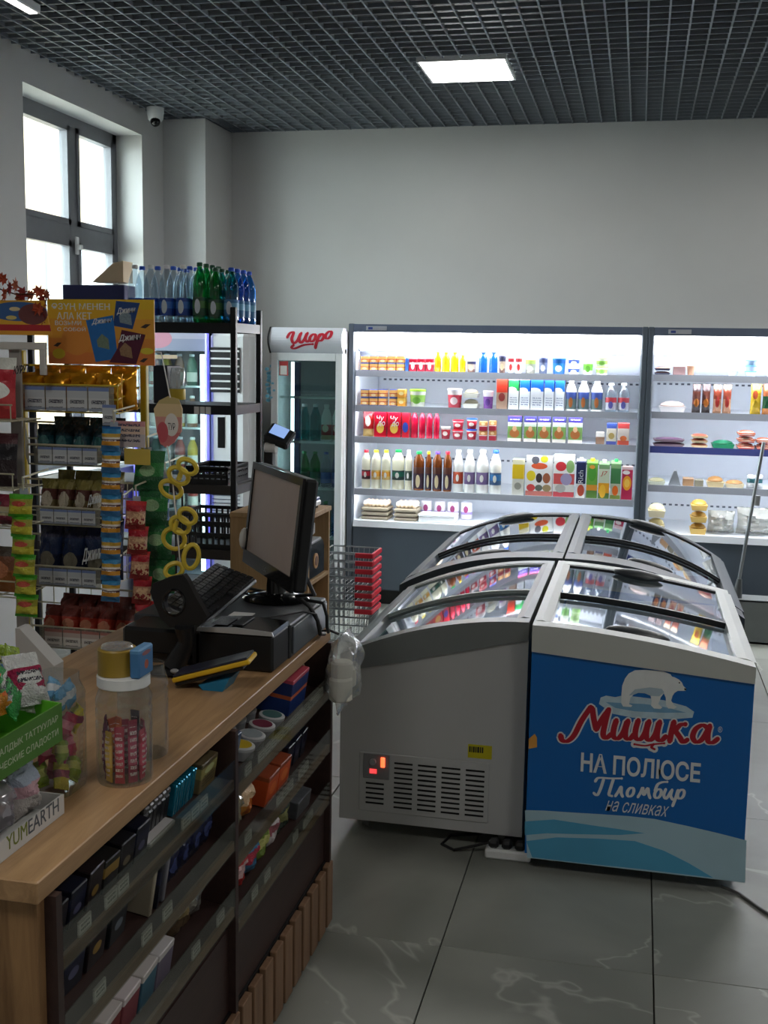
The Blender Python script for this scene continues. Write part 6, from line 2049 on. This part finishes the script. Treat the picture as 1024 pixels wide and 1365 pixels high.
# baskets with price tags
tag_m = prt('print_price_tag', [(0, (150, 160, 176)), (.12, (208, 212, 214)), (.55, (196, 202, 206)), (.85, (120, 140, 190))], None, (.12, .62, (34, 36, 60), 3.2), rough=.5)
tag_m2 = prt('print_price_tag_b', [(0, (170, 166, 160)), (.12, (214, 208, 200)), (.6, (190, 170, 160)), (.85, (170, 110, 100))], None, (.12, .55, (60, 40, 44), 3.2), rough=.5)
baskets = [(12, 157, 513, 549), (38, 140, 594, 620), (42, 137, 677, 700), (40, 138, 756, 782), (44, 170, 838, 866)]
BZ = []
for bi, (xa, xb, ya, yb2) in enumerate(baskets):
    Yf = SYF - .10 if bi in (0, 4) else SYF - .04
    a, b_ = g3(xa, (ya + yb2) / 2, Yf).x, g3(xb, (ya + yb2) / 2, Yf).x
    z1, z0 = g3((xa + xb) / 2, ya, Yf).z, g3((xa + xb) / 2, yb2, Yf).z
    BZ.append((a, b_, z0, z1, Yf))
    mb = MB()
    yb_ = SYB - .014
    xr0, xr1 = rx0 + .012, rx1 - .012
    zr = .05
    for zz, f_ in ((z0, 0), ((z0 + z1) / 2, .5), (z1, 1)):
        mb.tube([(a, Yf, zz), (b_, Yf, zz), (xr1, yb_, zz + zr * f_), (xr0, yb_, zz + zr * f_)], .0028 if zz != z1 else .0035, 5, True)
    nb_ = 9
    for k in range(nb_ + 1):
        x_ = a + (b_ - a) * k / nb_
        xq = xr0 + (xr1 - xr0) * k / nb_
        mb.tube([(x_, Yf, z1), (x_, Yf, z0), (xq, yb_, z0), (xq, yb_, z1 + zr)], .0018, 4)
    for k in range(1, 5):
        u = k / 5
        for p, q in (((a, Yf), (xr0, yb_)), ((b_, Yf), (xr1, yb_))):
            x_, y_ = p[0] + (q[0] - p[0]) * u, p[1] + (q[1] - p[1]) * u
            mb.tube([(x_, y_, z0), (x_, y_, z1 + zr * u)], .0018, 4)
    bo = mb.build('wire_basket', yel if bi in (0,) else wire_w, rk)
    tw = (b_ - a) * .19
    for k in range(4):
        u = .14 + .195 * k + (.02 if bi == 0 else 0)
        MB().box(a + (b_ - a) * u, Yf - .0065, z0 + .004, a + (b_ - a) * u + tw * .95, Yf - .0045, z1 - .006).build('price_tag', tag_m if bi != 4 else tag_m2, bo)
    MB().box(a + (b_ - a) * .08, Yf - .0044, z0 + .001, b_ - (b_ - a) * .03, Yf - .003, z1 - .002).build('tag_holder', clear('tag_holder_clear', (226, 226, 220), .1, .5, .1, .25, (180, 176, 160)), bo)
MB().box(BZ[0][0] + .0, BZ[0][4] - .0085, BZ[0][2] - .02, BZ[0][0] + .042, BZ[0][4] - .007, BZ[0][2] + .03).build('green_card', prt('print_green_card', [(0, (40, 90, 60)), (.3, (60, 120, 60))], (.5, .6, .25, .25, (200, 160, 110))), rk)
MB().box(BZ[0][1] - .045, BZ[0][4] - .0085, BZ[0][2] - .035, BZ[0][1] - .003, BZ[0][4] - .007, BZ[0][2] + .025).build('price_card', tag_m, rk)

gold_f = mat('foil_gold', (214, 148, 24), .22, .55, var=.3, scale=16, bump=.5, bscale=26)
tealf = prt('print_teal_snack', [(0, (14, 44, 54)), (.4, (16, 66, 76)), (.7, (14, 48, 60))], (.5, .5, .25, .2, (60, 110, 110)), rough=.25, bump=.4)
olivf = prt('print_olive_snack', [(0, (110, 94, 60)), (.5, (90, 50, 44)), (.75, (130, 120, 60))], (.5, .5, .3, .2, (190, 180, 160)), rough=.25, bump=.4)
navys = prt('print_navy_snack', [(0, (24, 34, 60)), (.5, (22, 40, 76)), (.8, (26, 32, 66))], (.5, .4, .3, .15, (120, 116, 100)), rough=.22, bump=.35)
redsn = prt('print_red_snack', [(0, (120, 40, 30)), (.4, (170, 56, 40)), (.7, (110, 44, 36))], (.5, .5, .3, .15, (190, 120, 90)), rough=.25, bump=.4)
names = ['gold foil snack bag', 'dark teal seed bag', 'olive and maroon seed bag', 'navy seed bag', 'rust red snack bag']
ylast = []
for bi, (m, hpx, n, tl) in enumerate(((gold_f, 500, 4, 0), (tealf, 570, 4, .15), (olivf, 644, 4, .3), (navys, 708, 3, .15), (redsn, 816, 5, .5))):
    a, b_, z0, z1, Yf = BZ[bi]
    w = (b_ - a - .012) / n
    hb = g3(100, hpx, Yf).z - z0
    for r in range(2):
        for k in range(n):
            o = bagi(w * 1.0, max(hb, .08) + (.0 if r == 0 else .02), .05, m, k + bi + r, 'seed_bag')
            o.location = (a + .006 + w * (k + .5) + r * .012, Yf + .045 + .075 * r, z0 + .005)
            o.rotation_euler = (-tl * .5, 0, random.uniform(-.08, .08))
            tag(o, f'{ORD[k]} {names[bi]} from left, {"front" if r == 0 else "rear"} row, {ORD[bi]} rack basket from top', 'snack bag', names[bi] + 's in the yellow rack')
            if bi in (2, 3) and r == 0 and k == n - 1:
                L_ = Vector(o.location)
                me_o = text_obj('Джинн', 'bag_lettering', white_print, o, L_ + Vector((-w * .42, -.036, hb * .35)), (1, 0, .25), (0, 0, 1), w * .85, hb * .28, .3, .02, .0006)


# hanging strips of small bags
def strip(label, x0, x1, y0, y1, n, Y, m, sway=0.0, th=.03):
    p0, p1 = at((x0 + x1) / 2, y0, 'Y', Y), at((x0 + x1) / 2 + sway, y1, 'Y', Y)
    w = at(x1, (y0 + y1) / 2, 'Y', Y).x - at(x0, (y0 + y1) / 2, 'Y', Y).x
    t = thing('snack_strip', label, 'snack strip', (p1.x, Y, p1.z), 'hanging strips of snack bags')
    MB().prism([(p0.x - .012, p0.z + .02), (p0.x + .012, p0.z + .02), (p1.x + .012, p1.z), (p1.x - .012, p1.z)], 'Y', Y + .024, Y + .025).build('backing_strip', mat('strip_film', (170, 178, 190), .3), t)
    hgt = (p0.z - p1.z) / n
    for k in range(n):
        u = (k + .0) / n
        x_ = p1.x + (p0.x - p1.x) * u
        bm_ = bag_mb(w, hgt * 1.12, th, k).xf(Matrix.Translation(Vector((x_, Y, p1.z + (p0.z - p1.z) * u))) @ Matrix.Rotation(-.16, 4, 'X') @ Matrix.Rotation(random.uniform(-.12, .12), 4, 'Z'))
        bm_.build('snack_bag', m, t, True)
    MB().tube([(p0.x, Y + .025, p0.z + .015), (p0.x, Y + .02, p0.z + .05), (p0.x, min(SYB - .02, Y + .16), p0.z + .06)], .003, 5).build('hook', wire_w, t)
    return t


bl = prt('print_blue_snack', [(0, (60, 120, 170)), (.25, (214, 150, 50)), (.42, (90, 60, 60)), (.5, (225, 215, 200)), (.58, (200, 160, 60)), (.72, (60, 140, 190)), (.9, (40, 100, 160))], None, (.42, .58, (236, 230, 220), 12), rough=.25, bump=.3)
gr = prt('print_green_nuts', [(0, (30, 90, 50)), (.35, (40, 130, 60)), (.7, (26, 100, 50))], (.5, .5, .25, .15, (150, 190, 140)), rough=.18, bump=.45)
rd = prt('print_red_nuts', [(0, (140, 40, 40)), (.4, (190, 140, 110)), (.65, (170, 30, 44)), (.85, (196, 50, 50))], None, None, (.2, .6, (220, 180, 140), 14), rough=.2, bump=.4)
b2 = prt('print_sky_nuts', [(0, (50, 110, 160)), (.5, (180, 200, 215)), (.75, (50, 100, 160))], (.5, .5, .3, .2, (60, 60, 110)), rough=.25, bump=.4)
strip('strip of small blue snack bags hanging in front of the rack', 134, 160, 572, 802, 8, SYF - .17, bl)
strip('strip of large green nut bags at the right of the rack', 172, 212, 606, 790, 4, SYF - .10, gr, 22)
strip('strip of red peanut bags between blue and green strips', 164, 190, 672, 838, 5, SYF - .20, rd, 14)
strip('narrow strip of sky blue bags behind the green nut strip', 209, 224, 640, 768, 5, SYF + .02, b2)
p = g3(175, 596, SYF - .12)
MB().box(p.x - .06, SYF - .125, p.z + .0, p.x + .045, SYF - .122, p.z + .075).build('price_card', prt('print_pink_card', [(0, (200, 190, 190)), (.5, (226, 200, 180)), (.8, (210, 150, 150))], None, (.1, .9, (70, 70, 90), 5)), rk)
MB().box(p.x - .02, SYF - .125, p.z - .05, p.x + .06, SYF - .122, p.z - .004).build('price_card', mat('card_yellow', (206, 180, 80), .5), rk)

# die-cut price tag and the yellow ring toy hanging from a string
t = thing('hanging_card', 'pink and cream die cut card hanging right of the snack rack', 'hanging card', tuple(g3(222, 595, 3.02)))
pts = [(205, 545), (212, 534), (224, 528), (238, 532), (243, 545), (242, 575), (232, 590), (222, 597), (214, 592), (209, 575)]
mb = MB()
vs = [g3(x, y, 3.02) for x, y in pts]
n = len(vs)
mb.add(vs + [v + Vector((0, .003, 0)) for v in vs], [tuple(range(n)), tuple(range(n, 2 * n))] + [(i, (i + 1) % n, n + (i + 1) % n, n + i) for i in range(n)])
cd = mb.build('card', prt('print_die_cut', [(0, (205, 120, 120)), (.3, (214, 150, 140)), (.6, (222, 196, 150)), (.85, (196, 176, 120))], [(.62, .45, .24, .22, (232, 226, 220)), (.3, .3, .2, .2, (200, 90, 100))]), t)
text_obj('ТУР', 'card_lettering', black_plastic, cd, g3(224, 573, 3.0196) + Vector((0, -.0002, 0)), (1, 0, 0), (0, 0, 1), .022, .02, 0, 0, .0003)
MB().tube([tuple(g3(227, 530, 3.02)), tuple(g3(222, 505, 3.02)), tuple(g3(215, 470, 3.05)), (rx1 + .005, SYB - .01, g3(205, 466, 3.1).z)], .002, 4).build('string', paper_white, t)
yt = mat('toy_yellow', (226, 200, 70), .45, var=.05)
t = thing('ring_toy', 'hanging chain of yellow oval plastic rings beside the rack', 'toy', tuple(g3(240, 780, 2.86)))
rings = [(250, 622, 13, 9, .5), (238, 634, 14, 10, .55), (228, 652, 15, 10, .5), (250, 688, 12, 9, .6), (240, 700, 13, 10, .6), (232, 718, 15, 13, .55), (255, 742, 10, 16, .2), (232, 760, 12, 9, -.4)]
for k, (cx, cy, a, b_, ro) in enumerate(rings):
    Yr = 2.86 + .014 * (k % 3)
    pl = []
    for j in range(20):
        an = 2 * PI * j / 20
        dx, dy = a * math.cos(an), b_ * math.sin(an)
        pl.append(tuple(g3(cx + dx * math.cos(ro) - dy * math.sin(ro), cy + dx * math.sin(ro) + dy * math.cos(ro), Yr + .01 * math.cos(an))))
    MB().tube(pl, .0068, 6, True).build('ring', yt, t, True)
for a_, b_ in (((243, 626), (238, 640)), ((236, 694), (232, 708)), ((246, 728), (252, 732)), ((240, 768), (246, 774))):
    MB().tube([tuple(g3(*a_, 2.87)), tuple(g3(*b_, 2.87))], .007, 6).build('link', yt, t)
MB().tube([tuple(g3(223, 595, 3.0)), tuple(g3(230, 640, 2.89)), tuple(g3(236, 700, 2.885)), tuple(g3(240, 750, 2.885))], .0022, 5).build('string', paper_white, t)
for x_ in (234, 243):
    MB().tube([tuple(g3(x_, 655, 2.90)), tuple(g3(x_ + 1, 768, 2.90))], .003, 5).build('black_rod', black_plastic, t)

# ---- second rack at the left edge of the view
LY = 2.86
gl = lambda x, y, Y=LY: at(x, y, 'Y', Y)
lx1 = gl(36, 600, LY + .02).x
t = thing('side_rack', 'grey wire rack of crisps cut by the left edge', 'rack', (lx1 - .2, LY + .1, 0))
grey_post = mat('post_grey', (160, 156, 150), .45)
MB().box(gl(15, 600, LY + .1).x, LY + .10, 0, gl(30, 600, LY + .1).x, LY + .112, gl(20, 458).z, .002).build('post', grey_post, t)
MB().box(lx1 - .5, LY + .10, 0, lx1 - .47, LY + .112, gl(20, 458).z, .002).build('post', grey_post, t)
MB().box(lx1 - .5, LY + .085, gl(20, 466, LY + .09).z, gl(61, 462, LY + .09).x, LY + .098, gl(20, 456, LY + .09).z, .002).build('top_bar', mat('bar_pale', (200, 200, 194), .4), t)
MB().box(gl(53, 470, LY + .09).x, LY + .085, gl(56, 500, LY + .09).z, gl(61, 470, LY + .09).x, LY + .098, gl(56, 466, LY + .09).z, .002).build('top_bar_end', mat('bar_pale', (200, 200, 194), .4), t)
hz0, hz1 = gl(20, 446).z, gl(20, 399).z
ho = MB().prism([(lx1 - .5, hz0), (gl(54, 446).x, hz0), (gl(44, 400).x, hz1), (lx1 - .5, hz1)], 'Y', LY + .06, LY + .064).build('sign_board', prt('print_side_sign', [(0, (226, 160, 50)), (.12, (180, 40, 50)), (.3, (226, 170, 50))], [(.82, .68, .16, .28, (56, 96, 150)), (.9, .6, .08, .3, (110, 60, 60)), (.8, .75, .03, .06, (220, 200, 150)), (.78, .5, .03, .06, (220, 200, 120))]), t)
for yy in (560, 650, 700, 790):
    z = gl(20, yy).z
    s_ = MB()
    for k in range(5):
        s_.tube([(lx1 - .48, LY - .06 + .035 * k, z), (lx1 + .005, LY - .06 + .035 * k, z)], .0022, 4)
    s_.tube([(lx1 - .48, LY - .06, z + .045), (lx1 + .005, LY - .06, z + .045)], .0025, 4)
    for k in range(9):
        s_.tube([(lx1 - .48 + .06 * k, LY - .06, z + .045), (lx1 - .48 + .06 * k, LY - .06, z), (lx1 - .48 + .06 * k, LY + .1, z)], .002, 4)
    s_.build('wire_shelf', wire_w, t)
sidem = [(prt('print_kurut', [(0, (196, 60, 64)), (.5, (190, 40, 56)), (.8, (226, 226, 216))], (.5, .45, .38, .16, (235, 235, 230)), rough=.3, bump=.2), 'red and white crisp bag'),
         (prt('print_dark_side', [(0, (40, 26, 30)), (.5, (30, 28, 34)), (.8, (70, 30, 36))], rough=.3, bump=.3), 'dark maroon crisp bag'),
         (prt('print_crimson_side', [(0, (120, 30, 50)), (.3, (200, 190, 150)), (.6, (130, 40, 60))], (.5, .7, .2, .1, (90, 90, 80)), rough=.3, bump=.3), 'crimson and cream snack bag'),
         (prt('print_orange_side', [(0, (150, 90, 40)), (.5, (120, 70, 40)), (.8, (70, 60, 50))], (.5, .5, .3, .2, (190, 120, 80)), rough=.3, bump=.3), 'brown and amber snack bag')]
k = 0
for yy, mi, hb in ((560, 0, .17), (650, 1, .15), (700, 2, .085), (790, 3, .13)):
    z = gl(20, yy).z
    m, nm = sidem[mi]
    for i in range(3):
        o = bagi(.12, hb, .05, m, i + mi, 'crisp_bag')
        o.location = (lx1 - .075 - .13 * i, LY - .01, z + .004)
        o.rotation_euler = (-.08, 0, random.uniform(-.1, .1))
        tag(o, f'{ORD[i]} {nm} from the post, on the left edge rack', 'snack bag', nm + 's on the side rack')
text_obj('КУРУТ', 'bag_lettering', black_plastic, t, gl(18, 499, LY - .05), (1, 0, .12), (0, 0, 1), .05, .022, .3, .02, .0006)
strip('strip of yellow and lime snack bags at the left edge', 10, 40, 662, 822, 6, LY - .10, prt('print_lime_snack', [(0, (70, 160, 40)), (.15, (196, 190, 60)), (.5, (150, 150, 50)), (.8, (80, 170, 40))], (.5, .6, .3, .12, (190, 80, 60)), rough=.25, bump=.3), 10)
# maple leaf garland above the side rack
lt = thing('leaf_garland', 'garland of rust red maple leaves above the left edge rack', 'garland', tuple(gl(20, 396, LY + .07)))
leaf = [(0, -.5), (.06, -.2), (.35, -.3), (.28, -.1), (.5, .1), (.3, .12), (.32, .35), (.12, .22), (0, .5), (-.12, .22), (-.32, .35), (-.3, .12), (-.5, .1), (-.28, -.1), (-.35, -.3), (-.06, -.2)]
lm_ = [mat('leaf_rust', (176, 74, 44), .6, var=.2, scale=40), mat('leaf_red', (150, 44, 44), .6, var=.2, scale=40), mat('leaf_tan', (190, 110, 80), .6, var=.2, scale=40)]
rnd = random.Random(9)
for k, (x, y) in enumerate(((3, 372), (12, 384), (20, 380), (5, 392), (30, 391), (40, 394), (52, 388), (56, 402), (62, 392), (50, 412), (56, 424), (26, 396))):
    s_ = rnd.uniform(.035, .05)
    p = gl(x, y, LY + .05 + .01 * (k % 3))
    mb = MB()
    n = len(leaf)
    vs = [Vector((u * s_, .004 * math.sin(u * 9), v * s_)) for u, v in leaf] + [Vector((0, .008, 0))]
    mb.add(vs, [(i, (i + 1) % n, n) for i in range(n)])
    mb.xf(Matrix.Translation(p) @ Matrix.Rotation(rnd.uniform(-.7, .7), 4, 'Z') @ Matrix.Rotation(rnd.uniform(0, 6), 4, 'Y'))
    mb.build('leaf', lm_[k % 3], lt)
MB().tube([tuple(gl(-4, 384, LY + .062)), tuple(gl(20, 392, LY + .062)), tuple(gl(44, 392, LY + .062)), tuple(gl(62, 396, LY + .062)), tuple(gl(56, 428, LY + .062))], .002, 5).build('stem', mat('stem_brown', (90, 50, 40), .7), lt)

# side table behind the counter, cardboard flap on it
t = thing('side_table', 'small oak shelf table behind the counter below the snack rack', 'table', (-1.75, 3.2, 0))
# the rack stands over a plain low stand; only its board shows
MB().box(KB - .16, 2.62, KZ - .03, KB - .002, 3.06, KZ - .004, .002).build('table_top', oak, t)
for xx in (KB - .15, KB - .03):
    for yy in (2.64, 3.03):
        MB().box(xx, yy, 0, xx + .022, yy + .022, KZ - .0305).build('leg', oak_v, t)
t.location = (0, 0, 0)
